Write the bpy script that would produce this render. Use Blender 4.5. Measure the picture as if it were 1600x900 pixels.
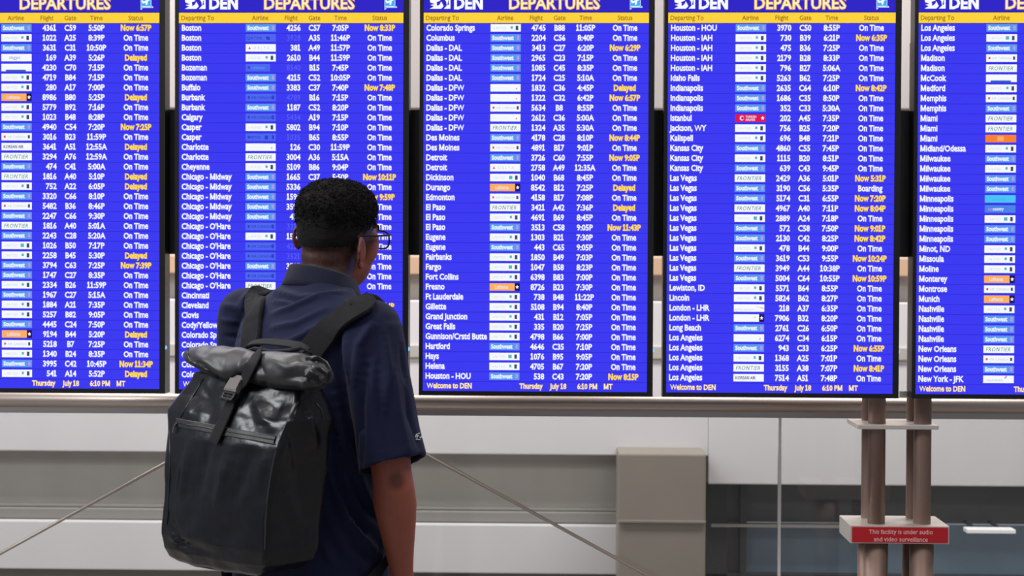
import bpy, bmesh, math, random
import numpy as np
from mathutils import Vector, Matrix, Euler, noise

random.seed(4)
for o in list(bpy.data.objects):
    bpy.data.objects.remove(o)
SC = bpy.context.scene
COL = SC.collection
R = math.radians

# ------------------------------------------------------------ camera, world, lights, exposure
FPX = 2600.0
CAM_LOC = Vector((0.0, -5.05, 1.63))
CAM_ROT = (Matrix.Rotation(R(1.7), 3, 'Z') @ Matrix.Rotation(R(90 - 1.1), 3, 'X') @ Matrix.Rotation(R(0.23), 3, 'Z'))
cam_d = bpy.data.cameras.new('camera')
cam = bpy.data.objects.new('camera', cam_d)
COL.objects.link(cam)
cam.location = CAM_LOC
cam.rotation_euler = CAM_ROT.to_euler()
cam_d.sensor_width = 36
cam_d.lens = FPX * 36 / 1600
cam_d.dof.use_dof = True
cam_d.dof.focus_distance = 4.25
cam_d.dof.aperture_fstop = 6.5
SC.camera = cam

SC.view_settings.view_transform = 'Standard'
SC.view_settings.look = 'None'
SC.view_settings.gamma = 1
SC.view_settings.exposure = 0.0
SC.view_settings.use_curve_mapping = False

w = bpy.data.worlds.new('world')
SC.world = w
w.use_nodes = True
w.node_tree.nodes['Background'].inputs[0].default_value = (0.80, 0.86, 1.0, 1)
w.node_tree.nodes['Background'].inputs[1].default_value = 0.27

def area(name, loc, size, power, rot=(0, 0, 0), col=(1, 1, 1)):
    d = bpy.data.lights.new(name, 'AREA')
    d.shape = 'RECTANGLE'; d.size, d.size_y = size
    d.energy = power; d.color = col
    o = bpy.data.objects.new(name, d)
    COL.objects.link(o); o.location = loc; o.rotation_euler = rot
    return o
# ceiling lamps of the hall: over the visitors, over the displays and over the wall beyond the glass; one more added at the left
area('unseen_lamp', (-1.6, -2.6, 4.4), (1.6, 1.2), 75, (0, 0, 0), (1, 0.96, 0.92))
area('unseen_lamp', (1.8, -2.9, 4.4), (1.6, 1.2), 60, (0, 0, 0), (1, 0.93, 0.86))
area('unseen_lamp', (-4.4, -2.6, 3.7), (1.6, 1.4), 130, (0, R(-62), 0), (0.95, 0.98, 1.0))  # added lamp, aimed from high on the left for highlights on the backpack
area('unseen_lamp', (-2.5, 1.45, 4.4), (3.0, 0.8), 210, (R(22), 0, 0), (1, 0.96, 0.95))
area('unseen_lamp', (2.2, 1.45, 4.4), (3.0, 0.8), 175, (R(22), 0, 0), (1, 0.97, 0.95))

# ------------------------------------------------------------ helpers
def px(x, y, Y):
    """point of the vertical plane Y seen at photo pixel (x, y)"""
    d = CAM_ROT @ Vector(((x - 800) / FPX, (450 - y) / FPX, -1))
    return CAM_LOC + d * ((Y - CAM_LOC.y) / d.y)

def mat(name, col, rough=0.5, metal=0.0, emit=None, noise_amt=0.0, noise_scale=20, bump=0.0, bump_scale=200, spec=0.5, stretch=(1, 1, 1), sheen=0.0):
    m = bpy.data.materials.new(name); m.use_nodes = True
    nt = m.node_tree; b = nt.nodes['Principled BSDF']
    b.inputs['Base Color'].default_value = (*col, 1)
    b.inputs['Roughness'].default_value = rough
    b.inputs['Metallic'].default_value = metal
    b.inputs['Specular IOR Level'].default_value = spec
    if sheen: b.inputs['Sheen Weight'].default_value = sheen
    if emit:
        b.inputs['Base Color'].default_value = (0, 0, 0, 1)
        b.inputs['Emission Color'].default_value = (*emit, 1)
        b.inputs['Emission Strength'].default_value = 1
        b.inputs['Specular IOR Level'].default_value = 0.0
    if noise_amt or bump:
        tc = nt.nodes.new('ShaderNodeTexCoord'); mp = nt.nodes.new('ShaderNodeMapping')
        mp.inputs['Scale'].default_value = stretch
        nt.links.new(tc.outputs['Object'], mp.inputs[0])
    if noise_amt:
        n = nt.nodes.new('ShaderNodeTexNoise'); n.inputs['Scale'].default_value = noise_scale
        n.inputs['Detail'].default_value = 5
        nt.links.new(mp.outputs[0], n.inputs[0])
        mx = nt.nodes.new('ShaderNodeMixRGB'); mx.blend_type = 'MIX'
        mx.inputs[1].default_value = (*[c * (1 - noise_amt) for c in col], 1)
        mx.inputs[2].default_value = (*[min(1, c * (1 + noise_amt)) for c in col], 1)
        nt.links.new(n.outputs[0], mx.inputs[0]); nt.links.new(mx.outputs[0], b.inputs['Base Color'])
    if bump:
        n2 = nt.nodes.new('ShaderNodeTexNoise'); n2.inputs['Scale'].default_value = bump_scale
        n2.inputs['Detail'].default_value = 4
        nt.links.new(mp.outputs[0], n2.inputs[0])
        bp = nt.nodes.new('ShaderNodeBump'); bp.inputs['Strength'].default_value = bump
        bp.inputs['Distance'].default_value = 0.004
        nt.links.new(n2.outputs[0], bp.inputs['Height']); nt.links.new(bp.outputs[0], b.inputs['Normal'])
    return m

def srgb(r, g, b):
    f = lambda c: (c / 255 / 12.92) if c / 255 < 0.04045 else ((c / 255 + 0.055) / 1.055) ** 2.4
    return (f(r), f(g), f(b))

def link(name, me, parent=None, smooth=False, mats=None):
    o = bpy.data.objects.new(name, me); COL.objects.link(o)
    if parent is not None: o.parent = parent
    if mats:
        for m in mats: me.materials.append(m)
    if smooth:
        me.polygons.foreach_set('use_smooth', [True] * len(me.polygons))
    return o

def tag(o, label=None, cat=None, group=None, kind=None):
    if label: o['label'] = label
    if cat: o['category'] = cat
    if group: o['group'] = group
    if kind: o['kind'] = kind
    return o

def empty(name, loc, rz=0.0):
    o = bpy.data.objects.new(name, None); COL.objects.link(o)
    o.location = loc; o.rotation_euler = (0, 0, rz); o.empty_display_size = 0.1
    return o

class MB:
    def __init__(s): s.v = []; s.f = []; s.m = []
    def add(s, v, f, m=0):
        n = len(s.v); s.v += [tuple(p) for p in v]
        s.f += [tuple(i + n for i in q) for q in f]; s.m += [m] * len(f)
        return s
    def box(s, x0, x1, y0, y1, z0, z1, m=0):
        v = [(x, y, z) for x in (x0, x1) for y in (y0, y1) for z in (z0, z1)]
        f = [(0, 1, 3, 2), (4, 6, 7, 5), (0, 4, 5, 1), (2, 3, 7, 6), (0, 2, 6, 4), (1, 5, 7, 3)]
        return s.add(v, f, m)
    def loft(s, rings, m=0, cap=True, closed=True):
        n = len(rings[0]); v = [p for r in rings for p in r]; f = []
        for i in range(len(rings) - 1):
            for j in range(n if closed else n - 1):
                a = i * n + j; b = i * n + (j + 1) % n
                f.append((a, b, b + n, a + n))
        if cap and closed:
            f.append(tuple(range(n))[::-1]); f.append(tuple(range(len(v) - n, len(v))))
        return s.add(v, f, m)
    def tube(s, pts, rad, n=12, m=0, cap=True, up=None):
        pts = [Vector(p) for p in pts]
        if not hasattr(rad, '__len__'): rad = [rad] * len(pts)
        rings = []; ref = Vector(up) if up else None
        for i, p in enumerate(pts):
            t = (pts[min(i + 1, len(pts) - 1)] - pts[max(i - 1, 0)]).normalized()
            if ref is None: ref = Vector((0, 0, 1)) if abs(t.z) < 0.9 else Vector((1, 0, 0))
            a = t.cross(ref).normalized(); b = a.cross(t).normalized()
            if up is None: ref = b
            r = rad[i]; ra, rb = (r if hasattr(r, '__len__') else (r, r))
            rings.append([p + a * (ra * math.cos(2 * math.pi * k / n)) + b * (rb * math.sin(2 * math.pi * k / n)) for k in range(n)])
        return s.loft(rings, m, cap)
    def ball(s, c, r, rot=None, nu=16, nv=10, m=0, e=1.0):
        if not hasattr(r, '__len__'): r = (r, r, r)
        v = []; f = []
        pw = lambda t: math.copysign(abs(t) ** e, t)
        for i in range(nv + 1):
            th = math.pi * i / nv
            for j in range(nu):
                ph = 2 * math.pi * j / nu
                p = Vector((r[0] * pw(math.sin(th)) * pw(math.cos(ph)), r[1] * pw(math.sin(th)) * pw(math.sin(ph)), r[2] * pw(math.cos(th))))
                if rot: p = rot @ p
                v.append(p + Vector(c))
        for i in range(nv):
            for j in range(nu):
                a = i * nu + j; b = i * nu + (j + 1) % nu
                f.append((a, a + nu, b + nu, b))
        return s.add(v, f, m)
    def mesh(s, name):
        me = bpy.data.meshes.new(name); me.from_pydata(s.v, [], s.f)
        me.polygons.foreach_set('material_index', s.m); me.update()
        return me
    def build(s, name, mats, parent=None, smooth=False, bevel=0.0, merge=False):
        me = s.mesh(name)
        if not isinstance(mats, (list, tuple)): mats = [mats]
        if bevel or merge:
            bm = bmesh.new(); bm.from_mesh(me)
            if merge: bmesh.ops.remove_doubles(bm, verts=bm.verts, dist=1e-5)
            bmesh.ops.recalc_face_normals(bm, faces=bm.faces)
            if bevel:
                bmesh.ops.bevel(bm, geom=[e for e in bm.edges if len(e.link_faces) == 2 and e.calc_face_angle(0) > 0.6], offset=bevel, segments=2, affect='EDGES', profile=0.6)
            bm.to_mesh(me); bm.free()
        return link(name, me, parent, smooth, mats)

def remeshed(mb, voxel, smooth_it=6, fac=0.5):
    """fuse the overlapping pieces of mb to one continuous skin"""
    me = mb.mesh('tmp')
    bm = bmesh.new(); bm.from_mesh(me); bmesh.ops.remove_doubles(bm, verts=bm.verts, dist=1e-6)
    bmesh.ops.recalc_face_normals(bm, faces=bm.faces); bm.to_mesh(me); bm.free()
    o = bpy.data.objects.new('tmp', me); COL.objects.link(o)
    r = o.modifiers.new('r', 'REMESH'); r.mode = 'VOXEL'; r.voxel_size = voxel
    s = o.modifiers.new('s', 'SMOOTH'); s.factor = fac; s.iterations = smooth_it
    dg = bpy.context.evaluated_depsgraph_get(); dg.update()
    out = bpy.data.meshes.new_from_object(o.evaluated_get(dg))
    bpy.data.objects.remove(o); bpy.data.meshes.remove(me)
    return out

def coords(me):
    a = np.empty(len(me.vertices) * 3); me.vertices.foreach_get('co', a); return a.reshape(-1, 3)
def normals(me):
    a = np.empty(len(me.vertices) * 3); me.vertices.foreach_get('normal', a); return a.reshape(-1, 3)
def setco(me, a):
    me.vertices.foreach_set('co', a.reshape(-1)); me.update()

# lettering: glyph outlines of the built-in font, laid out here (taller small letters, flagged figure one)
GC = {}
def _txt(body, off=0.0, mesh=True):
    cu = bpy.data.curves.new('txt', 'FONT'); cu.body = body; cu.size = 1.0; cu.offset = off
    cu.resolution_u = 2
    o = bpy.data.objects.new('txt', cu); COL.objects.link(o)
    dg = bpy.context.evaluated_depsgraph_get(); dg.update()
    me = bpy.data.meshes.new_from_object(o.evaluated_get(dg))
    v = coords(me); f = [tuple(p.vertices) for p in me.polygons]
    bpy.data.objects.remove(o); bpy.data.curves.remove(cu); bpy.data.meshes.remove(me)
    return v, f
XH0, XH1, CAPH = 0.455, 0.53, 0.729
def glyph(c, off):
    k = (c, off)
    if k in GC: return GC[k]
    if ('|', 'w') not in GC: GC[('|', 'w')] = np.ptp(_txt('II')[0][:, 0])
    if c == ' ': r = (np.zeros((0, 3)), [], 0.26)
    elif c == '1':
        w = .055 + off
        v = [(.20 - w, -off, 0), (.20 + w, -off, 0), (.20 + w, CAPH + off, 0), (.20 - w + .02, CAPH + off, 0), (.06 - off, CAPH - .10, 0), (.06 - off, CAPH - .10 - 2 * w, 0), (.20 - w, CAPH - .13 - w, 0)]
        f = [(0, 1, 2, 3, 6), (3, 4, 5, 6)]
        n = len(v); v += [(.04 - off, -off, 0), (.37 + off, -off, 0), (.37 + off, .09 + off, 0), (.04 - off, .09 + off, 0)]
        f.append((n, n + 1, n + 2, n + 3)); r = (np.array(v), f, .455)
    elif c in 'MN':
        w = .055 + off; v = []; f = []
        def st(xa, ya, xb, yb):
            n = len(v); v.extend([(xa - w, ya, 0), (xa + w, ya, 0), (xb + w, yb, 0), (xb - w, yb, 0)]); f.append((n, n + 1, n + 2, n + 3))
        lo, hi = -off, CAPH + off - .02
        if c == 'N': st(.14, lo, .14, hi); st(.64, lo, .64, hi); st(.64, lo, .14, hi); adv = .78
        else: st(.14, lo, .14, hi); st(.72, lo, .72, hi); st(.43, .02, .14, hi); st(.43, .02, .72, hi); adv = .86
        r = (np.array(v, dtype=float), f, adv)
    else:
        v, f = _txt(c, off * (.35 if c == 'W' else .8 if c in 'mw' else 1))
        adv = np.ptp(_txt('I' + c + 'I')[0][:, 0]) - GC[('|', 'w')]
        if c.isdigit(): adv = .50
        if not c.isdigit() and not c.isupper() and c not in ":/-'":
            y = v[:, 1].copy()
            v[:, 1] = np.where(y < 0, y, np.where(y < XH0, y * XH1 / XH0, XH1 + (y - XH0) * (CAPH + .03 - XH1) / (CAPH + .03 - XH0)))
        if c.isdigit(): v[:, 1] *= CAPH / .70 if False else 1.0; v[:, 0] += (.50 - (v[:, 0].max() + v[:, 0].min())) / 2
        r = (v, f, adv)
    GC[k] = r; return r
def text_geo(body, size=1.0, align='LEFT', bold=0.0, xs=1.0, line=1.0, shear=0.0, spacing=1.0):
    V = []; F = []; n = 0
    for li, ln in enumerate(body.split('\n')):
        x = 0.0; part = []
        for c in ln:
            v, f, adv = glyph(c, bold)
            if len(v): part.append((v, f, x))
            x += adv * spacing
        x0 = {'LEFT': 0, 'CENTER': -x / 2, 'RIGHT': -x}[align]
        for v, f, xx in part:
            q = v.copy(); q[:, 0] += xx + x0 + shear * q[:, 1]
            q[:, 0] *= size * xs; q[:, 1] = q[:, 1] * size - li * line
            V.append(q); F += [tuple(i + n for i in t) for t in f]; n += len(q)
    return (np.concatenate(V) if V else np.zeros((0, 3))), F

# ------------------------------------------------------------ materials
M = {}
M['wall_white'] = mat('wall_white', (0.62, 0.595, 0.61), 0.6, noise_amt=0.05, noise_scale=1.5, stretch=(3, 1, 0.3))
M['wall_grey'] = mat('wall_grey', (0.44, 0.41, 0.375), 0.4, noise_amt=0.12, noise_scale=2, stretch=(3, 1, 0.3))
M['wall_taupe'] = mat('wall_taupe', (0.25, 0.215, 0.18), 0.5, noise_amt=0.1, noise_scale=3)
M['ledge'] = mat('ledge', (0.24, 0.225, 0.21), 0.6)
M['wall_beige'] = mat('wall_beige', (0.33, 0.30, 0.29), 0.5, noise_amt=0.1, noise_scale=2)
M['tan'] = mat('tan', (0.55, 0.36, 0.24), 0.5)
M['base'] = mat('baseboard', (0.14, 0.125, 0.11), 0.4)
M['dark_glass'] = mat('dark_glass', (0.085, 0.085, 0.09), 0.3)
M['blue_glass'] = mat('blue_glass', (0.17, 0.24, 0.31), 0.3)
M['frame_dark'] = mat('frame_dark', (0.03, 0.03, 0.035), 0.4)
M['floor'] = mat('floor_terrazzo', (0.24, 0.22, 0.20), 0.25, noise_amt=0.25, noise_scale=60)
M['ceiling'] = mat('ceiling_paint', (0.7, 0.7, 0.7), 0.8)
M['steel'] = mat('steel', (0.50, 0.46, 0.44), 0.35, 0.9)
M['rail'] = mat('rail_steel', (0.56, 0.47, 0.42), 0.38, 0.75)
M['chrome'] = mat('light_steel', (0.68, 0.64, 0.60), 0.35, 0.6)
M['bronze'] = mat('bronze', (0.22, 0.145, 0.12), 0.5, 0.5, noise_amt=0.08, noise_scale=6, stretch=(1, 1, 0.05))
M['rod'] = mat('rod_steel', (0.50, 0.43, 0.38), 0.4, 0.5)
M['seam'] = mat('polished_edge', (1.0, 1.0, 1.0), 0.3)
M['black_plastic'] = mat('black_plastic', (0.004, 0.004, 0.005), 0.35, bump=0.05)
M['rack'] = mat('black_rack', (0.005, 0.005, 0.006), 0.6)
M['red'] = mat('red_sign', srgb(176, 22, 34), 0.4)
M['sign_text'] = mat('sign_text', srgb(240, 170, 170), 0.5)

# ------------------------------------------------------------ structure: floor, ceiling, wall beyond the glass
def struct(mb, name, m, parent=None, **k):
    o = mb.build(name, m, parent, **k)
    if parent is None: o['kind'] = 'structure'
    return o
struct(MB().box(-7, 7, -7.5, 3.4, -0.1, 0.0), 'floor', M['floor'])
struct(MB().box(-7, 7, -7.5, 3.4, 4.6, 4.7), 'ceiling', M['ceiling'])
WY = 3.0
zz = lambda y, Y=WY: px(560, y, Y).z
def xw(x, Y=WY): return px(x, 760, Y).x
struct(MB().box(-7, xw(1103), WY, WY + 0.3, 0, 4.6), 'wall_back', M['wall_grey'])
wb = struct(MB().box(xw(1103), 7, WY, WY + 0.3, zz(748), 4.6), 'wall_back_right', M['wall_grey'])
# pale fascia and bands fixed to it
tr = [('trim_1', 468, 704, 0.12, 'wall_white', -7, xw(1103)), ('trim_2', 790, 795, 0.035, 'ledge', -7, xw(966)),
      ('trim_3', 795, 812, 0.055, 'ledge', -7, xw(966)), ('trim_4', 813, 888, 0.10, 'wall_white', -7, xw(966)),
      ('trim_5', 400, 428, 0.10, 'tan', -7, 7), ('trim_6', 536, 556, 0.135, 'wall_grey', -7, 7),
      ('trim_7', -600, 172, 0.10, 'wall_beige', -7, 7)]
for n, y0, y1, d, m, x0, x1 in tr:
    struct(MB().box(x0, x1, WY - d, WY, zz(y1), min(4.6, zz(y0))), n, M[m], bevel=0.006)
struct(MB().box(xw(1103), 7, WY - 0.12, WY, zz(747), zz(468)), 'trim_8', M['wall_white'], bevel=0.006)
struct(MB().box(-7, xw(966), WY - 0.04, WY, 0, zz(888)), 'baseboard_back', M['base'])
# taupe pillar block standing against the wall
pl = MB().box(xw(966, 2.6), xw(1103, 2.6), 2.6, WY - 0.12, 0, zz(706, 2.6)).build('pillar_block', M['wall_taupe'], bevel=0.008)
tag(pl, 'square taupe pillar block behind the glass, left of the dark doorway area', 'pillar')
pt = MB().box(xw(966, 2.6) - .0, xw(1103, 2.6), 2.585, 2.6, zz(812, 2.6), zz(809, 2.6)).build('reflection_strip', M['wall_taupe'], pl)  # thin strip imitating the reflected line that crosses the pillar
# dark glazed opening on the right
win = MB()
x0, x1 = xw(1103), 7
win.box(x0, x0 + 0.10, WY - 0.02, WY + 0.1, 0, zz(748))
win.box(xw(1156), xw(1166), WY - 0.03, WY + 0.1, 0, zz(748))
win.box(x0, x1, WY - 0.02, WY + 0.1, 0, 0.10)
wf = win.build('window_1', M['frame_dark']); wf['kind'] = 'structure'
MB().box(x0 + .1, xw(1156), WY + 0.04, WY + 0.06, .1, zz(748)).build('pane', M['dark_glass'], wf)
MB().box(xw(1166), x1, WY + 0.04, WY + 0.06, zz(812), zz(748)).build('pane', M['dark_glass'], wf)
MB().box(xw(1166), x1, WY + 0.04, WY + 0.06, .1, zz(815)).build('pane', M['blue_glass'], wf)
MB().box(xw(1110), xw(1345), WY - 0.05, WY + 0.02, zz(816), zz(812)).build('reflection_line', M['ledge'], wf)  # bar stands in for a faint line reflected in the glass
sh = MB().box(xw(1512, 2.7), xw(1588, 2.7), 2.7, 2.78, zz(825, 2.7), zz(819, 2.7))
so = sh.build('reflection_bar', M['seam'], bevel=0.002)  # white bar built in place of a bright reflection in the glass
sb = MB()
for xx in (xw(1530, 2.7), xw(1570, 2.7)): sb.box(xx, xx + .012, 2.775, 3.0, zz(824, 2.7), zz(820, 2.7) )
sb.build('bracket', M['frame_dark'], so)  # brackets added only to carry the reflection bar
tag(so, 'thin bright shelf built as a bar before the dark window at the far right', 'reflection')

# ------------------------------------------------------------ glass balustrade with its handrail
GY = 0.60
rt = px(800, 618, GY).z; rb = px(800, 645, GY).z
bal = empty('glass_balustrade', (0, GY, 0))
tag(bal, 'glass balustrade with brushed steel handrail running behind the displays', 'railing')
hr = MB(); rr = (rt - rb) / 2
hr.tube([(-5, 0, (rt + rb) / 2 + .004), (5, 0, (rt + rb) / 2 + .004)], rr * 0.95, 24)
hr.build('handrail', M['rail'], bal, smooth=True)
MB().box(-5, 5, -.014, .014, rb - .010, rb + .016).build('glass_channel', M['steel'], bal)
gm = bpy.data.materials.new('glass_clear'); gm.use_nodes = True
nt = gm.node_tree; nt.nodes.clear()
out = nt.nodes.new('ShaderNodeOutputMaterial'); mx = nt.nodes.new('ShaderNodeMixShader')
tb = nt.nodes.new('ShaderNodeBsdfTransparent'); gb = nt.nodes.new('ShaderNodeBsdfGlossy'); fr = nt.nodes.new('ShaderNodeFresnel')
tb.inputs[0].default_value = (0.95, 0.965, 0.96, 1); gb.inputs['Roughness'].default_value = 0.05
fr.inputs[0].default_value = 1.5
nt.links.new(fr.outputs[0], mx.inputs[0]); nt.links.new(tb.outputs[0], mx.inputs[1]); nt.links.new(gb.outputs[0], mx.inputs[2])
nt.links.new(mx.outputs[0], out.inputs[0]); M['glass'] = gm
js = [px(x, 760, GY).x for x in (-272, 473, 1218, 1963)]
js = [js[0] - (js[1] - js[0])] + js
for a, b in zip(js[:-1], js[1:]):
    MB().box(a + .006, b - .006, -.006, .006, 0.05, rb).build('glass_panel', M['glass'], bal)
for a in js[1:-1]:
    MB().box(a - .0042, a + .0042, -.007, .007, 0.05, rb).build('glass_edge', M['seam'], bal)
MB().box(js[0], js[-1], -.04, .04, 0, .06).build('base_shoe', M['steel'], bal)

# stay rods: apex under the handrail, spreading down to the floor in front of the glass
ry = 0.52
ap = px(473, 606, ry)
sl = px(0, 865, ry), px(1010, 900, ry)
for i, q in enumerate(sl):
    d = q - ap
    ap = ap + Vector((0, .026 * i, 0))
    end = ap + d * ((ap.z - 0.03) / -d.z)
    root = empty('stay_rod', end)
    tag(root, ['thin steel stay rod rising from lower left to behind the backpack',
               'thin steel stay rod descending to the right from behind the arm'][i], 'rod', 'stay rods of the balustrade')
    MB().tube([Vector((0, 0, 0)), ap - end], 0.0058, 10).build('rod', M['rod'], root, smooth=True)
    u = (ap - end).normalized()
    MB().tube([u * .0, u * .10], 0.012, 12).build('socket', M['steel'], root, smooth=True)
    MB().box(-.05, .05, -.03, .03, -.03, -.018).build('foot_plate', M['steel'], root, bevel=.002)

# ------------------------------------------------------------ posts, plates and the red sign
FY, BY = 0.09, 0.20
pz = lambda y, Y: px(1400, y, Y).z
stand = empty('display_stand', (px(1406, 760, FY).x, FY, 0))
tag(stand, 'bronze twin-post display stand carrying the red surveillance sign', 'stand')
ox = stand.location.x
zs = pz(836, .05)
for k, pxx in enumerate((1369.5, 1441)):
    cx = px(pxx, 740, FY).x - ox
    for yy in (0.0, BY - FY):
        MB().tube([(cx, yy, zs - .02), (cx, yy, 2.30)], 0.0265, 28).build('post', M['bronze'], stand, smooth=False)
        p = stand.children[-1]; p.data.polygons.foreach_set('use_smooth', [len(q.vertices) == 4 for q in p.data.polygons])
        MB().tube([(cx, yy, 0), (cx, yy, zs)], 0.0365, 28).build('post_sleeve', M['bronze'], stand)
        p = stand.children[-1]; p.data.polygons.foreach_set('use_smooth', [len(q.vertices) == 4 for q in p.data.polygons])
a = px(1340, 668, .045).x - ox; b = px(1467, 668, .045).x - ox
MB().box(a, b, .045 - FY, .235 - FY, pz(671, .045), pz(664, .045)).build('clamp_plate', M['chrome'], stand, bevel=.002)
MB().box(a - .03, b + .03, -.14, .25, 0, .02).build('base_plate', M['steel'], stand, bevel=.004)
bx0 = px(1329, 835, .035).x; bx1 = px(1484, 835, .035).x
sx = (bx0 + bx1) / 2; zt = pz(822, .035); zb = pz(850, .035)
sign = empty('surveillance_sign', (sx, .035, zb))
tag(sign, 'red notice plate in a silver box clamped around the posts', 'sign')
hw = (bx1 - bx0) / 2; h = zt - zb
MB().box(-hw, hw, .004, .205, 0, h).build('sign_box', M['chrome'], sign, bevel=.0015)
MB().box(-hw + .005, hw - .005, -.0, .004, .004, h - .004).build('sign_face', M['red'], sign)
t = MB()
for k, s in enumerate(('This facility is under audio', 'and video surveillance')):
    v, f = text_geo(s, 0.0185, 'CENTER', 0.012, 1.0)
    t.add([(x + .002, -.0012, y + h * (.56 if k == 0 else .14)) for x, y, _ in v], f)
t.build('lettering', M['sign_text'], sign)

# ------------------------------------------------------------ black rack behind the displays
z1, z0 = px(800, 173, .07).z, px(800, 399, .07).z
rk = empty('mounting_rack', (0, .051, z0))
tag(rk, 'black mounting rack joining the displays from behind', 'rack')
MB().box(px(-90, 340, 0).x, px(1431, 340, 0).x + .6, 0, .010, 0, z1 - z0).build('back_panel', M['rack'], rk)
bk = px(1414, 616, .05); 
MB().box(px(1405.5, 600, .06).x, px(1424, 600, .06).x, .0, .011, px(1414, 621, .06).z - z0, px(1414, 611, .06).z - z0).build('bracket', M['chrome'], rk, bevel=.001)

# ------------------------------------------------------------ the departure displays
def em(name, c, k=1.0): return mat(name, (0, 0, 0), 0.4, emit=tuple(k * x for x in srgb(*c)))
E = {}
E['blue'] = em('screen_blue', (62, 60, 242)); E['line'] = em('screen_rowline', (50, 44, 222)); E['head'] = em('screen_header', (50, 40, 200))
E['bar'] = em('screen_bar', (255, 212, 62)); E['barline'] = em('screen_barline', (36, 26, 150)); E['bartext'] = em('bar_text', (150, 106, 20))
E['white'] = em('text_white', (250, 252, 255)); E['cream'] = em('text_cream', (255, 246, 190)); E['orange'] = em('text_orange', (226, 156, 60))
E['yellow'] = em('text_yellow', (255, 228, 96)); E['dimtext'] = em('text_dim', (92, 100, 244))
E['halo'] = em('text_halo', (112, 112, 250))
E['lb'] = em('tile_lightblue', (92, 152, 242)); E['lbw'] = em('tile_pale', (228, 240, 255)); E['pink'] = em('tile_pink', (190, 150, 220))
E['tw'] = em('tile_white', (246, 250, 255)); E['grey'] = em('tile_grey', (196, 204, 212)); E['teal'] = em('tile_teal', (90, 180, 190))
E['dk'] = em('tile_dark', (62, 74, 96)); E['green'] = em('tile_green', (40, 130, 110)); E['or'] = em('tile_orange', (254, 176, 100))
E['navy'] = em('tile_navy', (34, 22, 80)); E['red'] = em('tile_red', (224, 24, 84)); E['dimtile'] = em('tile_dim', (78, 104, 238)); E['dimdk'] = em('tile_dimdark', (50, 62, 206))
E['cyan'] = em('tile_cyan', (76, 196, 244)); E['mid'] = em('tile_midblue', (78, 132, 232)); E['ink'] = em('tile_ink', (70, 64, 120))
E['royal'] = em('tile_royal', (44, 96, 190)); E['dot'] = em('tile_reddot', (214, 80, 96)); E['icon'] = em('tile_icon', (70, 176, 240)); E['or2'] = em('tile_orange2', (250, 130, 50))
E['led'] = mat('led', (0, 0, 0), emit=(0.25, 0.75, 1.6))
EK = list(E); EI = {k: i for i, k in enumerate(EK)}; EM = [E[k] for k in EK]
PXM = 0.68 / 350   # metres per design pixel on the screens (350 x 622)

class Print:
    """flat print on a screen; u right, v down, in design pixels, layer = stacking of the print"""
    def __init__(s, W): s.mb = MB(); s.W = W
    def q(s, u0, v0, u1, v1, m, layer=1):
        y = -0.0003 * layer
        s.mb.add([(u0 * PXM, y, -v0 * PXM), (u0 * PXM, y, -v1 * PXM), (u1 * PXM, y, -v1 * PXM), (u1 * PXM, y, -v0 * PXM)], [(0, 1, 2, 3)], EI[m])
    def poly(s, pts, m, layer=1):
        y = -0.0003 * layer
        s.mb.add([(u * PXM, y, -v * PXM) for u, v in pts], [tuple(range(len(pts)))], EI[m])
    def t(s, body, u, v, cap, m, layer=2, align='LEFT', bold=0.018, xs=1.0, line=1.0, shear=0.0, sp=1.0):
        size = cap / 0.729
        vv, f = text_geo(body, size, align, bold, xs, line, shear, sp)
        y = -0.0003 * layer
        s.mb.add([((a + u) * PXM, y, (b - v) * PXM) for a, b, _ in vv], f, EI[m])

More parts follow.
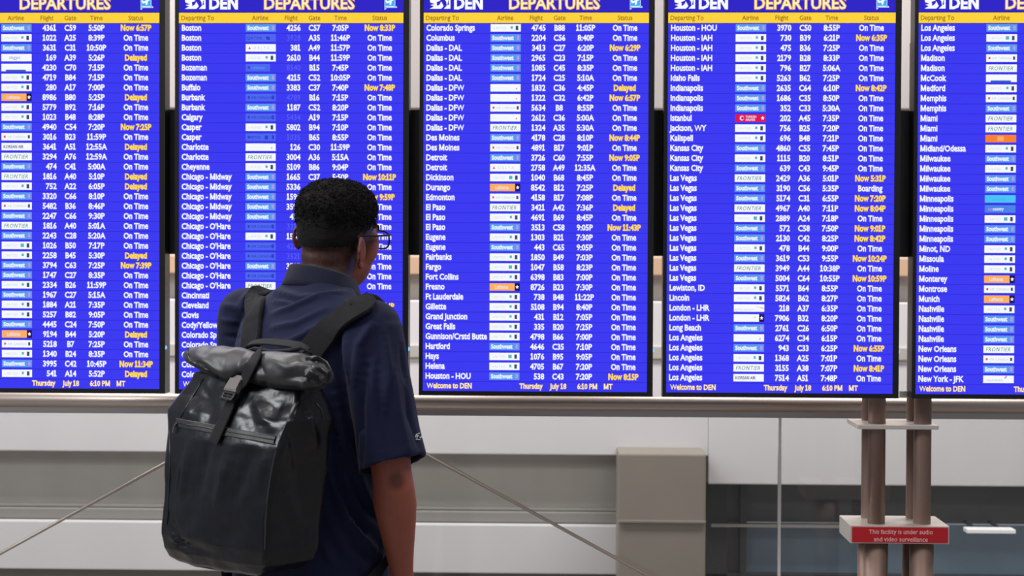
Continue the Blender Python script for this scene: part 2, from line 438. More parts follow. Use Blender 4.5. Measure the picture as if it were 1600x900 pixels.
def tile(P, k, u, v):
    """airline tile 47 x 11.6 with its top left at u, v"""
    W, H = 47, 11.6
    t = lambda b, x, y, c, m, **a: P.t(b, u + x, v + y, c, m, layer=4, **a)
    q = lambda a, b, c, d, m, l=3: P.q(u + a, v + b, u + c, v + d, m, l)
    if k == 'S':
        q(0, 0, W, H, 'lb', 2); t('Southwest', 2.5, 9, 6.6, 'lbw', bold=.055, xs=.86); q(41, 2.5, 44.5, 9, 'pink')
    elif k in 'UV':
        q(0, 0, W, H, 'tw', 2); t('UNITED', 4, 8, 4, 'grey', bold=-.01, xs=.95, sp=1.15)
        q(31, 3.2, 34.5, 7.2, 'teal'); q(39, 2.6, 43, 9.3, 'dk')
        if k == 'V': q(29.5, 3.0, 34.8, 8.4, 'teal')
    elif k == 'F':
        q(0, 0, W, H, 'tw', 2); t('FRONTIER', 3, 9, 6.4, 'green', bold=.0, xs=.86, shear=.25, sp=1.1)
    elif k == 'L':
        q(0, 0, 39, H, 'or', 2); q(39, 0, W, H, 'navy', 2); t('Lufthansa', 8, 8.5, 5.4, 'lbw', bold=.01, xs=.74)
        P.poly([(u + 43 + 2.8 * (1 if j % 2 == 0 else .5) * math.sin(j * math.pi / 5), v + 5.8 - 3.2 * (1 if j % 2 == 0 else .5) * math.cos(j * math.pi / 5)) for j in range(10)], 'white', 3)
    elif k == 'C':
        q(0, 0, W, H, 'tw', 2); q(3.5, 4, 6.5, 7.4, 'dot'); t('AIR CANADA', 9, 7.8, 3.9, 'grey', bold=.0, xs=.92); q(41, 3.2, 44.2, 8.4, 'dk')
    elif k == 'D':
        q(0, 0, W, H, 'tw', 2); P.poly([(u + 4, v + 8), (u + 8, v + 8), (u + 6, v + 3.5)], 'dot', 3); t('DELTA', 12, 8, 4.4, 'grey', bold=.0, sp=1.5)
    elif k == 'A':
        q(0, 0, W, H, 'tw', 2); t('American Airlines', 2, 7.5, 3, 'lbw', bold=.0, xs=.9); P.poly([(u + 39, v + 8), (u + 42, v + 8), (u + 41, v + 5.5)], 'dot', 3)
    elif k == 'T':
        q(0, 0, W, H, 'red', 2); P.poly([(u + 10.5 + 3.4 * math.cos(j * .524), v + 5.8 - 3.8 * math.sin(j * .524)) for j in range(12)][::1], 'lbw', 3)
        P.poly([(u + 11.3 + 2.4 * math.cos(j * .785), v + 5.8 - 2.6 * math.sin(j * .785)) for j in range(8)], 'red', 4)
        t('TURKISH', 16, 5.4, 3.6, 'lbw', bold=.02, xs=.85); t('AIRLINES', 16, 9.8, 3.2, 'lbw', bold=.02, xs=.85)
        P.poly([(u + 42.5 + 3 * (1 if j % 2 == 0 else .5) * math.sin(j * math.pi / 5), v + 5.8 - 3.4 * (1 if j % 2 == 0 else .5) * math.cos(j * math.pi / 5)) for j in range(10)], 'lbw', 3)
    elif k == 'Q':
        q(0, 0, W, H, 'dimtile', 2); t('QATAR', 1.5, 8.4, 5, 'dimdk', bold=.01, xs=1.05); P.poly([(u + 31 + 1.5 * j, v + 5.8 + (3 if j % 2 else -2)) for j in (0, 1, 3, 5, 4, 2)], 'dimdk', 3)
    elif k in 'cul':
        q(0, 0, W if k != 'l' else 38, H, 'dimtile', 2)
        t({'c': 'AIR CANADA', 'u': 'UNITED', 'l': 'Lufthansa'}[k], {'c': 9, 'u': 4, 'l': 9}[k], 8, 4.4, 'dimdk' if k != 'l' else 'lb', bold=.01, xs=.9)
        q(3.5, 3.6, 6.5, 7.8, 'dimdk')
        if k != 'l': q(41, 2.6, 44.5, 8.8, 'dimdk')
        if k == 'u': q(30, 3, 35, 9.3, 'dimdk')
    elif k == 'K':
        q(0, 0, W, H, 'tw', 2); t('KOREAN AIR', 3, 8.2, 5, 'ink', bold=.02, xs=.78)
    elif k == 'B':
        q(0, 0, W, H, 'tw', 2); t('BRITISH AIRWAYS', 2, 9.6, 2.6, 'grey', bold=.01); P.poly([(u + 32, v + 3.2), (u + 46, v + 5.6), (u + 46, v + 6.8), (u + 38, v + 4.6)], 'dot', 3)
    elif k == 'N':
        q(0, 0, 39, H, 'tw', 2); q(39, 0, W, H, 'navy', 2); q(30, 4, 35, 4.8, 'dot')
        P.poly([(u + 43 + 2.8 * (1 if j % 2 == 0 else .5) * math.sin(j * math.pi / 5), v + 5.8 - 3.2 * (1 if j % 2 == 0 else .5) * math.cos(j * math.pi / 5)) for j in range(10)], 'white', 3)
    elif k == 'b':
        q(0, 0, W, H, 'tw', 2); q(7, 9.2, 38, H, 'royal', 3)
    elif k == 'a':
        q(0, 0, W, H, 'tw', 2); t('allegiant', 12, 7.8, 4.6, 'mid', bold=.0, xs=.85); q(19, 9, 24, 9.8, 'teal')
    elif k == 'o':
        q(0, 0, W, H, 'or2', 2); q(18, 2.2, 28, 9.4, 'or', 3)
    elif k == 'y':
        q(0, 0, W, H, 'cyan', 2); t('sun country', 11, 8, 4, 'icon', bold=.0, xs=.8)
    elif k == 'm':
        q(0, 0, W, H, 'mid', 2); t('sun', 5, 8.2, 4.6, 'pink', bold=.01, xs=.8); t('country', 12, 8.2, 4.8, 'lbw', bold=.03, xs=.8)
    elif k == 'J':
        q(0, 0, W, H, 'tw', 2); t('HAWAIIAN', 5, 9.3, 4, 'grey', bold=.01, xs=.9); P.poly([(u + 32, v + 3), (u + 37, v - 1), (u + 36, v + 3), (u + 33, v + 5)], 'pink', 4)

D1 = """S|4361|C59|5:50P|Now 6:57P
U|1022|A25|8:39P|
S|3631|C31|10:50P|
a|169|A39|5:26P|Delayed
b|4230|C70|7:15P|
U|4719|B84|7:15P|
U|280|A17|7:00P|
L|8986|B80|5:25P|Delayed
U|5779|B92|7:16P|
U|1023|B48|8:28P|
S|4940|C54|7:20P|Now 7:25P
C|3016|B23|11:59P|
K|3641|A51|12:55A|Delayed
F|3294|A76|12:59A|
S|474|C41|5:00A|
F|1816|A40|5:10P|Delayed
U|752|A22|6:05P|Delayed
S|3320|C66|8:10P|
C|5482|B36|8:46P|
S|2247|C66|9:30P|
F|1816|A40|5:01A|
S|2243|C28|5:20A|
V|1026|B50|7:17P|
U|2258|B45|5:30P|Delayed
S|3794|C63|7:25P|Now 7:39P
S|1747|C27|8:35P|
U|2334|B26|11:59P|
S|1967|C27|5:15A|
U|1884|A21|7:35P|
U|5257|B82|9:05P|
S|4445|C24|7:50P|
L|9194|B44|5:20P|Delayed
C|5218|B7|7:25P|
U|1340|B24|8:35P|
S|3995|C42|10:45P|Now 11:34P
U|541|A14|5:52P|Delayed"""
D2 = """Boston|S|4256|C57|7:05P|Now 8:33P
Boston|Q|3928|A35|11:46P|
Boston|D|381|A49|11:57P|
Boston|U|2610|B44|11:59P|
Bozeman|l|8540|B15|7:45P|
Bozeman|S|4215|C52|10:05P|
Buffalo|S|3383|C37|7:40P|Now 7:48P
Burbank|c|4789|B16|7:15P|
Burbank|S|1187|C52|8:20P|
Calgary|c|5434|A19|7:15P|
Casper|U|5802|B94|7:10P|
Casper|u|1035|B65|8:55P|
Charlotte|A|126|C30|11:59P|
Charlotte|F|3004|A36|5:15A|
Cheyenne|U|5109|B86|9:04P|
Chicago - Midway|S|1665|C37|5:50P|Now 10:11P
Chicago - Midway|S|5336|C| |
Chicago - Midway|S|1596| | |Now 9:59P
Chicago - Midway|S|3598| | |
Chicago - Midway|S|438| | |
Chicago - O'Hare|c|3218| | |
Chicago - O'Hare|U|1508| | |
Chicago - O'Hare|c|4210| | |
Chicago - O'Hare|c|3521| | |
Chicago - O'Hare|S|3503| | |
Chicago - O'Hare|c| | | |
Chicago - O'Hare|F| | | |
Cincinnati| | | | | 
Cleveland| | | | |Now 8:14P
Clovis| | | | |
Cody/Yellowstone| | | | | 
Colorado Springs| | | | | 
Colorado Springs| | | | | 
Colorado Springs| | | | | 
Colorado Springs| | | | | 
Colorado Springs| | | | | """
D3 = """Colorado Springs|U|4745|B88|11:05P|
Columbus|S|2204|C56|8:40P|
Dallas - DAL|S|3413|C27|6:20P|Now 6:29P
Dallas - DAL|S|2965|C23|7:15P|
Dallas - DAL|S|1085|C45|8:35P|
Dallas - DAL|S|1724|C25|5:10A|
Dallas - DFW|A|1832|C36|4:45P|Delayed
Dallas - DFW|A|1322|C32|6:42P|Now 6:57P
Dallas - DFW|C|5634|B8|8:55P|
Dallas - DFW|A|2612|C36|5:00A|
Dallas - DFW|F|1324|A35|5:30A|
Des Moines|S|4178|C28|8:10P|Now 8:44P
Des Moines|C|4891|B17|9:01P|
Detroit|S|3726|C60|7:55P|Now 9:05P
Detroit|D|2758|A49|12:35A|
Dickinson|V|1040|B68|8:45P|
Durango|L|8542|B12|7:25P|Delayed
Edmonton|C|4158|B17|7:08P|
El Paso|F|3421|A42|7:36P|Delayed
El Paso|U|4691|B69|8:45P|
El Paso|S|3513|C58|9:05P|Now 11:43P
Eugene|U|1303|B21|7:30P|
Eugene|S|443|C65|9:05P|
Fairbanks|U|1850|B49|7:03P|
Fargo|V|1047|B58|8:23P|
Fort Collins|U|6398|B83|7:00P|
Fresno|L|8726|B23|7:30P|
Ft Lauderdale|U|738|B48|11:22P|
Gillette|U|5108|B94|8:40P|
Grand Junction|U|431|B12|7:05P|
Great Falls|U|335|B20|7:25P|
Gunnison/Crstd Butte|U|4798|B66|7:00P|
Hartford|S|4646|C35|7:10P|
Hays|V|1076|B95|9:05P|
Helena|U|4705|B67|7:20P|
Houston - HOU|S|538|C43|7:20P|Now 8:15P"""
D4 = """Houston - HOU|S|3970|C50|8:55P|
Houston - IAH|U|730|B39|6:21P|Now 6:35P
Houston - IAH|U|475|B36|7:25P|
Houston - IAH|U|2179|B28|8:33P|
Houston - IAH|U|796|B27|5:06A|
Idaho Falls|U|5263|B62|7:25P|
Indianapolis|S|2635|C64|6:10P|Now 8:42P
Indianapolis|S|1686|C35|8:50P|
Indianapolis|S|352|C33|5:30A|
Istanbul|T|202|A45|7:35P|
Jackson, WY|U|756|B25|7:20P|
Kalispell|U|696|B48|7:21P|
Kansas City|S|4860|C55|7:45P|
Kansas City|U|1115|B20|8:51P|
Kansas City|S|639|C43|9:45P|
Las Vegas|F|2429|A36|5:01P|Now 5:31P
Las Vegas|S|3190|C56|5:35P|Boarding
Las Vegas|S|5174|C31|6:55P|Now 7:20P
Las Vegas|F|4967|A40|7:11P|Now 8:04P
Las Vegas|V|2889|A24|7:18P|
Las Vegas|S|572|C58|7:50P|Now 9:01P
Las Vegas|S|2130|C42|8:25P|Now 8:42P
Las Vegas|U|478|B44|9:00P|
Las Vegas|S|3619|C53|9:55P|Now 10:24P
Las Vegas|F|3949|A44|10:38P|
Las Vegas|S|5004|C64|10:55P|Now 10:59P
Lewiston, ID|U|5571|B64|8:55P|
Lincoln|U|5824|B62|8:27P|
London - LHR|B|218|A37|6:35P|
London - LHR|N|7906|B32|8:20P|
Long Beach|S|2761|C26|6:50P|
Los Angeles|A|6274|C34|6:15P|
Los Angeles|S|943|C33|6:25P|Now 6:55P
Los Angeles|U|1368|A25|7:01P|
Los Angeles|F|3155|A38|7:07P|Now 8:41P
Los Angeles|K|7514|A51|7:48P|"""
D5 = """Los Angeles|S
Los Angeles|V
Los Angeles|S
Madison|C
Madison|F
McCook|b
Medford|U
Memphis|C
Memphis|S
Miami|F
Miami|F
Miami|o
Midland/Odessa|U
Milwaukee|S
Milwaukee|U
Milwaukee|S
Milwaukee|S
Minneapolis|y
Minneapolis|m
Minneapolis|V
Minneapolis|S
Minneapolis|S
Minot, ND|U
Missoula|U
Moline|U
Monterey|L
Montrose|C
Munich|L
Nashville|U
Nashville|S
Nashville|S
Nashville|S
New Orleans|F
New Orleans|C
New Orleans|S
New York - JFK|J"""
D1 = '\n'.join(' |' + l for l in D1.split('\n'))
D5 = '\n'.join(l + '| | | | ' for l in D5.split('\n'))

SW_, SH_ = 350 * PXM, 622 * PXM
LAB = ['leftmost departures display, cut off by the left edge, beginning with flight 4361',
       'departures display behind the man, listing Boston to Chicago',
       'departures display listing Colorado Springs to Houston, right of the man',
       'departures display listing Houston to Los Angeles, left of the posts',
       'rightmost departures display, Los Angeles to New York, cut off by right edge']
z_bot = px(455, 609, 0).z
edges = [px(-100.5, 340, 0).x, px(280.5, 340, 0).x, px(661.5, 340, 0).x, px(1042, 340, 0).x, px(1431.5, 340, 0).x]
scr_w = [px(250.5, 340, 0).x - edges[0]] + [px(e, 340, 0).x - x for e, x in zip((630, 1012, 1396), edges[1:4])]
TILES = {}
RP = 15.51   # row pitch in design pixels
for di, (data, X0) in enumerate(zip((D1, D2, D3, D4, D5), edges)):
    wdt = scr_w[di] if di < 4 else scr_w[3]
    s = wdt / SW_
    root = empty('departures_display', (X0 + wdt / 2, 0.0, z_bot))
    tag(root, LAB[di], 'display', 'departures displays in a row')
    sz = SH_; hw = wdt / 2
    bL, bR, bB, bT = .0115, .0175, .0135, .013
    b = MB()   # frame: four bars round the screen and the rear shell
    b.box(-hw - bL, -hw, -.012, .05, -bB, sz + bT); b.box(hw, hw + bR, -.012, .05, -bB, sz + bT)
    b.box(-hw, hw, -.012, .05, -bB, 0); b.box(-hw, hw, -.012, .05, sz, sz + bT)
    b.box(-hw, hw, .004, .05, 0, sz)
    b.build('bezel', M['black_plastic'], root)
    MB().box(-hw, hw, -.006, .003, 0, sz).build('screen', [E['blue']], root)
    def place(P, name):
        o = P.mb.build(name, EM, root)
        o.location = (-hw, -.0065, sz); o.scale = (s, 1, 1)
        # drop the unused material slots
        me = o.data; used = sorted({p.material_index for p in me.polygons}); mats = [EM[i] for i in used]
        mp = {u: i for i, u in enumerate(used)}
        idx = [mp[p.material_index] for p in me.polygons]
        me.materials.clear()
        for m in mats: me.materials.append(m)
        me.polygons.foreach_set('material_index', idx)
        return o
    V0 = 13.0   # photo y of the screen top is -13
    P = Print(350)
    P.q(0, 0, 350, 18.5 + V0, 'head'); P.q(0, 17.4 + V0, 350, 35.6 + V0, 'barline', 1.5)
    for r in range(37): P.q(0, V0 + 35.1 + r * RP, 350, V0 + 35.1 + r * RP + 1.2, 'line')
    place(P, 'row_lines')['kind'] = 'stuff'
    P = Print(350); P.q(0, 19 + V0, 350, 35 + V0, 'bar', 2)
    for u, a, tx in ((3, 'LEFT', 'Departing To'), (127, 'CENTER', 'Airline'), (175, 'CENTER', 'Flight'), (211.5, 'CENTER', 'Gate'), (252, 'CENTER', 'Time'), (313, 'CENTER', 'Status')):
        P.t(tx, u, V0 + 30.6, 7.4, 'bartext', 3, a, .012, .94)
    place(P, 'column_header')['kind'] = 'stuff'
    P = Print(350)
    P.t('DEPARTURES', 203, V0 + 13.2, 18.5, 'orange', 2, 'CENTER', .052, .95)
    P.t('DEPARTURES', 203, V0 + 13.2, 18.5, 'cream', 3, 'CENTER', .012, .95)
    place(P, 'title_lettering'); P = Print(350)
    P.t('DEN', 46.5, V0 + 12.8, 18, 'white', 3, 'LEFT', .045, .93)
    place(P, 'airport_code'); P = Print(350)
    # mountain and runway emblem left of the airport code
    P.poly([(9, V0 - 4), (18, V0 - 5), (27, V0 + 1), (31, V0 + 9), (27, V0 + 13), (9, V0 + 13), (16, V0 + 9), (10, V0 + 7), (17, V0 + 5.5), (10, V0 + 3)], 'white', 3)
    P.poly([(20, V0 + 2.5), (28, V0 + 0), (25, V0 + 6), (21, V0 + 9)], 'head', 4)
    P.poly([(30, V0 - 5), (41.5, V0 - 5), (41.5, V0 + 13), (31, V0 + 13), (36, V0 + 8), (35, V0 + 2)], 'white', 3)
    P.poly([(39, V0 - 3), (39, V0 + 7), (36.5, V0 + 7)], 'head', 4)
    place(P, 'airport_emblem'); P = Print(350)
    def rr_(u0, v0, u1, v1, r, m, l):
        pts = []
        for cx, cy, a0 in ((u0 + r, v0 + r, 180), (u0 + r, v1 - r, 90), (u1 - r, v1 - r, 0), (u1 - r, v0 + r, -90)):
            for k in range(5):
                a = R(a0 - k * 22.5) if False else R(a0 - 22.5 * k)
                pts.append((cx + r * math.cos(a), cy + r * math.sin(a)))
        P.poly(pts, m, l)
    rr_(317.5, V0 - 8, 340, V0 + 14.2, 3, 'lbw', 2); rr_(319, V0 - 6.5, 338.5, V0 + 12.7, 2.2, 'icon', 3)
    P.poly([(321.5, V0 + 0), (323.5, V0 - .5), (325.5, V0 + 1.5), (334.5, V0 - 3.2), (337, V0 - 3.6), (336.6, V0 - 1.8), (326, V0 + 4.2), (323.5, V0 + 4.2)], 'white', 4)
    P.poly([(328, V0 + 2.5), (332, V0 + .4), (330.5, V0 + 7), (328.6, V0 + 7)], 'white', 4)
    P.poly([(325, V0 - 3.6), (327, V0 - 4), (332, V0 - 2.1), (329.5, V0 - .8)], 'white', 4)
    P.q(322, V0 + 8.8, 336, V0 + 10, 'white', 4)
    place(P, 'aircraft_icon')
    rows = [l.split('|') for l in data.split('\n')]
    base = V0 + 46.9
    def column(vals, u, align, col, xs=.86, layers=True, bold=.026):
        body = '\n'.join(v if v.strip() else '' for v in vals)
        if not body.strip(): return
        P = Print(350)
        if col == 'yellow':
            P.t(body, u, base, 9.3, 'orange', 3, align, bold + .034, xs, RP); P.t(body, u, base, 9.3, 'yellow', 4, align, bold + .002, xs, RP)
        elif col == 'dimtext':
            P.t(body, u, base, 9.3, col, 4, align, .0, xs, RP)
        else:
            P.t(body, u, base, 9.3, 'halo', 3, align, bold + .045, xs, RP); P.t(body, u, base, 9.3, col, 4, align, bold, xs, RP)
        place(P, 'column_lettering')['kind'] = 'stuff'
    column([r[0] for r in rows], 4, 'LEFT', 'white', .842)
    dim = lambda k: k in ('Q', 'c', 'u', 'l')
    column(['' if dim(r[1]) else r[2] for r in rows], 190, 'RIGHT', 'white', .86)
    column([r[2] if dim(r[1]) else '' for r in rows], 190, 'RIGHT', 'dimtext', .86)
    column([r[3] for r in rows], 211.5, 'CENTER', 'white', .84)
    column([r[4] for r in rows], 252, 'CENTER', 'white', .875)
    st = [('On Time' if r[5] == '' else r[5]) for r in rows]
    column([x if x in ('On Time', 'Boarding') else '' for x in st], 313, 'CENTER', 'white', .82)
    column(['' if x in ('On Time', 'Boarding') else x for x in st], 313, 'CENTER', 'yellow', .82)
    P = Print(350)
    fy = V0 + 604.6 - (1.6 if di < 2 else 0)
    for (u, tx) in ((6.5, 'Welcome to DEN'), (151.5, 'Thursday'), (199.5, 'July 18'), (241.5, '6:10 PM'), (282.5, 'MT')):
        P.t(tx, u, V0 + 604.6, 8.4, 'orange', 3, 'LEFT', .05, .83); P.t(tx, u, V0 + 604.6, 8.4, 'cream', 4, 'LEFT', .016, .83)
    place(P, 'footer_lettering')['kind'] = 'stuff'
    for i, r in enumerate(rows):
        if not r[1].strip(): continue
        if r[1] not in TILES:
            P = Print(350); tile(P, r[1], 0, 0); o = place(P, 'airline_tile'); TILES[r[1]] = o.data
        else:
            o = bpy.data.objects.new('airline_tile', TILES[r[1]]); COL.objects.link(o); o.parent = root; o.scale = (s, 1, 1)
        o.location = (-hw + 104.3 * PXM * s, -.0065, sz - (base - 10.1 + i * RP) * PXM)
    if di < 4:
        led = MB().ball((hw + bR + .001, -.006, px(640, 545, 0).z - z_bot), (.0035, .003, .006)).build('indicator_light', E['led'], root, smooth=True)

#PERSON#
# ------------------------------------------------------------ the man looking at the board
from mathutils.bvhtree import BVHTree
YAW = R(-40)
MY = -1.35
b0 = px(487, 500, MY)
man = empty('person', (b0.x, MY, 0), YAW)
tag(man, 'man seen from behind in a navy polo shirt and glasses, wearing a black backpack', 'person')
MW = Matrix.Translation((b0.x, MY, 0)) @ Matrix.Rotation(YAW, 4, 'Z'); MI = MW.inverted()
CL = MI @ CAM_LOC
def ray(x, y):
    """camera ray of a photo pixel in the man's own coordinates"""
    d = CAM_ROT @ Vector(((x - 800) / FPX, (450 - y) / FPX, -1))
    return (MI.to_3x3() @ d).normalized()
def at(x, y, ly):
    """point with local depth ly behind pixel x, y"""
    d = ray(x, y); return CL + d * ((ly - CL.y) / d.y)

def ell(cx, cy, z, a, b, n=28, e=1.0, back=1.0):
    r = []
    for k in range(n):
        t = 2 * math.pi * k / n; c, s_ = math.cos(t), math.sin(t)
        pw = lambda q: math.copysign(abs(q) ** e, q)
        r.append((cx + a * pw(c), cy + b * pw(s_) * (back if s_ < 0 else 1), z))
    return r

skin = mat('skin', srgb(150, 82, 64), 0.5, noise_amt=0.12, noise_scale=40, bump=0.08, bump_scale=300)
hair_m = mat('hair', (0.007, 0.006, 0.006), 0.8, spec=0.2, noise_amt=0.5, noise_scale=150, bump=0.6, bump_scale=400)
shirt_m = mat('navy_knit', srgb(13, 20, 52), 0.85, noise_amt=0.25, noise_scale=500, bump=0.25, bump_scale=700, sheen=0.05, spec=0.25)
collar_m = mat('navy_collar', srgb(10, 15, 38), 0.85, noise_amt=0.2, noise_scale=500, bump=0.3, bump_scale=900, sheen=0.08, spec=0.25)
trouser_m = mat('dark_trousers', srgb(24, 27, 44), 0.8, noise_amt=0.2, noise_scale=300)
shoe_m = mat('shoe_leather', (0.02, 0.02, 0.022), 0.45)
eye_m = mat('eye', (0.7, 0.68, 0.65), 0.2); lip_m = mat('lips', srgb(120, 62, 56), 0.5); iris_m = mat('iris', (0.02, 0.01, 0.006), 0.2)

# head frame
HC = Vector((-.002, .082, 1.668))
HM = Matrix.Translation(HC) @ Matrix.Rotation(R(9), 4, 'Z') @ Matrix.Rotation(R(2), 4, 'X') @ Matrix.Rotation(R(5), 4, 'Y')
def hp(x, y, z): return HM @ Vector((x, y, z))
HR = HM.to_3x3()

# arm joints (local): right arm hangs with the elbow a little bent, left arm likewise in front of the pack
SH_Z = 1.465
arms = {1: [Vector((.200, -.008, SH_Z)), Vector((.262, -.002, 1.155)), Vector((.208, .080, .925))],
        -1: [Vector((-.226, .0, SH_Z + .016)), Vector((-.245, .02, 1.165)), Vector((-.225, .13, .945))]}
body = MB()
# head
body.ball(hp(0, -.012, .022), (.074, .095, .097), HR, 24, 16)
body.ball(hp(0, .034, -.045), (.058, .062, .074), HR, 20, 14)
body.ball(hp(0, .058, -.088), (.030, .030, .026), HR, 14, 10)           # chin
body.ball(hp(0, -.050, -.040), (.056, .045, .055), HR, 20, 14)          # nape
body.ball(hp(0, .082, .022), (.054, .016, .012), HR, 14, 8)             # brow
body.ball(hp(0, .098, -.022), (.012, .020, .022), HR, 14, 8)            # nose
body.ball(hp(0, .092, -.004), (.009, .012, .024), HR, 12, 8)
for sx_ in (1, -1):
    body.ball(hp(.011 * sx_, .096, -.030), (.009, .010, .008), HR, 12, 8)
    body.ball(hp(.038 * sx_, .046, -.012), (.034, .036, .052), HR, 18, 12)   # cheek
    # ear: rim, bowl, lobe
    rim = []
    for k in range(13):
        a = R(-70 + 290 * k / 12)
        rim.append(hp(sx_ * (.077 + .015 * max(0, math.cos(a)) + .004), -.026 - .018 * math.cos(a), -.012 - .010 * sx_ + .031 * math.sin(a)))
    body.tube(rim, .0046, 8)
    eR = HR @ Matrix.Rotation(R(24 * sx_), 3, 'Z')
    body.ball(hp(sx_ * .078, -.022, -.014 - .010 * sx_), (.0055, .018, .029), eR, 12, 8)
    body.ball(hp(sx_ * .078, -.014, -.044 - .010 * sx_), (.006, .009, .010), HR, 10, 8)
body.ball(hp(0, .090, -.058), (.024, .011, .006), HR, 12, 8)
body.ball(hp(0, .088, -.067), (.021, .011, .006), HR, 12, 8)
# neck and trunk core (under the clothes)
body.loft([ell(0, -.005, 1.44, .10, .06), ell(0, .012, 1.50, .074, .064), ell(0, .026, 1.55, .063, .062), ell(-.002, .048, 1.60, .060, .060), ell(-.004, .062, 1.65, .060, .062)])
body.loft([ell(0, 0, .90, .15, .10), ell(0, 0, 1.05, .14, .10), ell(0, 0, 1.25, .155, .10), ell(0, -.01, 1.40, .165, .09), ell(0, -.01, 1.47, .12, .06)])
def hand(mb, wrist, d, side, fwd):
    """palm, four unequal curled fingers and a thumb; d = down the hand, side = across to the thumb"""
    d = d.normalized(); s1 = (fwd - d * fwd.dot(d)).normalized(); nrm = d.cross(s1).normalized() * side
    rot = Matrix((s1, nrm, d)).transposed()
    mb.ball(wrist + d * .055, (.040, .016, .052), rot, 16, 10, e=.8)
    for k, (off, ln) in enumerate(((.030, .068), (.010, .077), (-.010, .072), (-.029, .056))):
        p0 = wrist + d * (.095 - .004 * abs(k - 1)) + s1 * off
        pts = [p0 - d * .02]; ang = .15; p = p0
        for j, fr_ in enumerate((.46, .30, .24)):
            pts.append(p); u = d * math.cos(ang) - nrm * math.sin(ang)
            p = p + u * ln * fr_; ang += .38
        pts.append(p)
        mb.tube(pts, [.0090, .0088, .0082, .0076, .0062], 10)
        mb.ball(p, .0065, None, 8, 6)
    p0 = wrist + d * .03 + s1 * .028
    q = s1 * .75 + d * .66 - nrm * .25; q.normalize()
    p1 = p0 + q * .035; p2 = p1 + (q * .6 + d * .8 - nrm * .2).normalized() * .032; p3 = p2 + (d - nrm * .35).normalized() * .026
    mb.tube([p0 - q * .01, p0, p1, p2, p3], [.012, .0125, .0108, .0096, .0072], 10); mb.ball(p3, .0074, None, 8, 6)
def arm_tube(mb, j, g=0.0):
    s0, e0, w0 = j; q = []; rad = []
    for t, r in ((0, .058), (.25, .054), (.5, .051), (.75, .047), (.95, .043)):
        q.append(s0.lerp(e0, t)); rad.append(r + g)
    for t, r in ((.08, .047), (.25, .049), (.45, .043), (.7, .034), (.9, .028), (1.0, .0265)):
        q.append(e0.lerp(w0, t)); rad.append((r + g * .8, r * .92 + g * .8))
    rad = [r if hasattr(r, '__len__') else (r, r) for r in rad]
    mb.tube(q, rad, 20, up=(0, 1, 0.2))
for sd, j in arms.items():
    body.ball(j[0], .060, None, 18, 12); arm_tube(body, j)
    hd = (j[2] - j[1]).normalized() * .5 + Vector((0, 0, -1)) * .6
    body.tube([j[2] - hd.normalized() * .01, j[2] + hd.normalized() * .03], [(.028, .024), (.031, .020)], 14)
    hand(body, j[2], hd, sd, Vector((-.35 * sd, 1, .35)))
# legs
for sx_ in (1, -1):
    body.tube([(.085 * sx_, 0, .95), (.095 * sx_, .01, .75), (.10 * sx_, .01, .50), (.105 * sx_, -.01, .30), (.108 * sx_, -.02, .09)], [.078, .072, .052, .048, .036], 18)
    body.ball((.112 * sx_, .03, .05), (.034, .085, .026), None, 16, 10)
bme = remeshed(body, .0036, 5)
bo = link('body', bme, man, True, [skin])
# stubble and hairline fade are the skin's own colour; the elbow gets a dark patch
nt = skin.node_tree; bs = nt.nodes['Principled BSDF']
attr = nt.nodes.new('ShaderNodeVertexColor'); attr.layer_name = 'tone'
mul = nt.nodes.new('ShaderNodeMixRGB'); mul.blend_type = 'MULTIPLY'; mul.inputs[0].default_value = 1
src = bs.inputs['Base Color'].links[0].from_socket
nt.links.new(src, mul.inputs[1]); nt.links.new(attr.outputs[0], mul.inputs[2]); nt.links.new(mul.outputs[0], bs.inputs['Base Color'])
vc = coords(bme); n = len(vc)
inv = np.array(HM.inverted()); hl = vc @ inv[:3, :3].T + inv[:3, 3]
tone = np.ones((n, 4))
ss = lambda a, b, x: np.clip((x - a) / (b - a), 0, 1) ** 2 * (3 - 2 * np.clip((x - a) / (b - a), 0, 1))
rnd = np.random.RandomState(3).rand(n)
hline = -.062 + .10 * ss(-.02, .07, hl[:, 1])                        # nape low, temples high
fade = ss(-.050, .004, hl[:, 2] - hline) * (vc[:, 2] > 1.55) * (1 - ss(.060, .085, hl[:, 1]) * (hl[:, 2] < .075))
ear = (np.abs(hl[:, 0]) > .0765) & (np.abs(hl[:, 1] + .024) < .026) & (hl[:, 2] < .035)
fade = np.where(ear, 0, fade)
k = np.clip(fade * (1.0 + .25 * (rnd - .5)), 0, 1) * .93
beard = ss(-.045, -.075, hl[:, 2]) * ss(.01, .04, hl[:, 1]) * (vc[:, 2] > 1.54)
k = np.maximum(k, beard * .35); k = np.where(ear, np.maximum(k, .62 * ss(.004, -.02, hl[:, 1] + .014)), k)  # shade painted on the back of the ear, front rim left lighter
body_bvh = BVHTree.FromPolygons([tuple(c) for c in vc], [tuple(q.vertices) for q in bme.polygons])
el_ = body_bvh.ray_cast(CL, ray(620, 752))[0]
d_el = np.linalg.norm(vc - np.array(el_ if el_ is not None else (9, 9, 9)), axis=1)
k = np.maximum(k, .60 * (1 - ss(.008, .027, d_el)))
arm_red = (vc[:, 2] < 1.25) & (vc[:, 0] > .1)
tone[:, 0] = (1 - k) + k * .06; tone[:, 1] = (1 - k) + k * .07; tone[:, 2] = (1 - k) + k * .09
ca = bme.color_attributes.new('tone', 'FLOAT_COLOR', 'POINT'); ca.data.foreach_set('color', tone.reshape(-1))

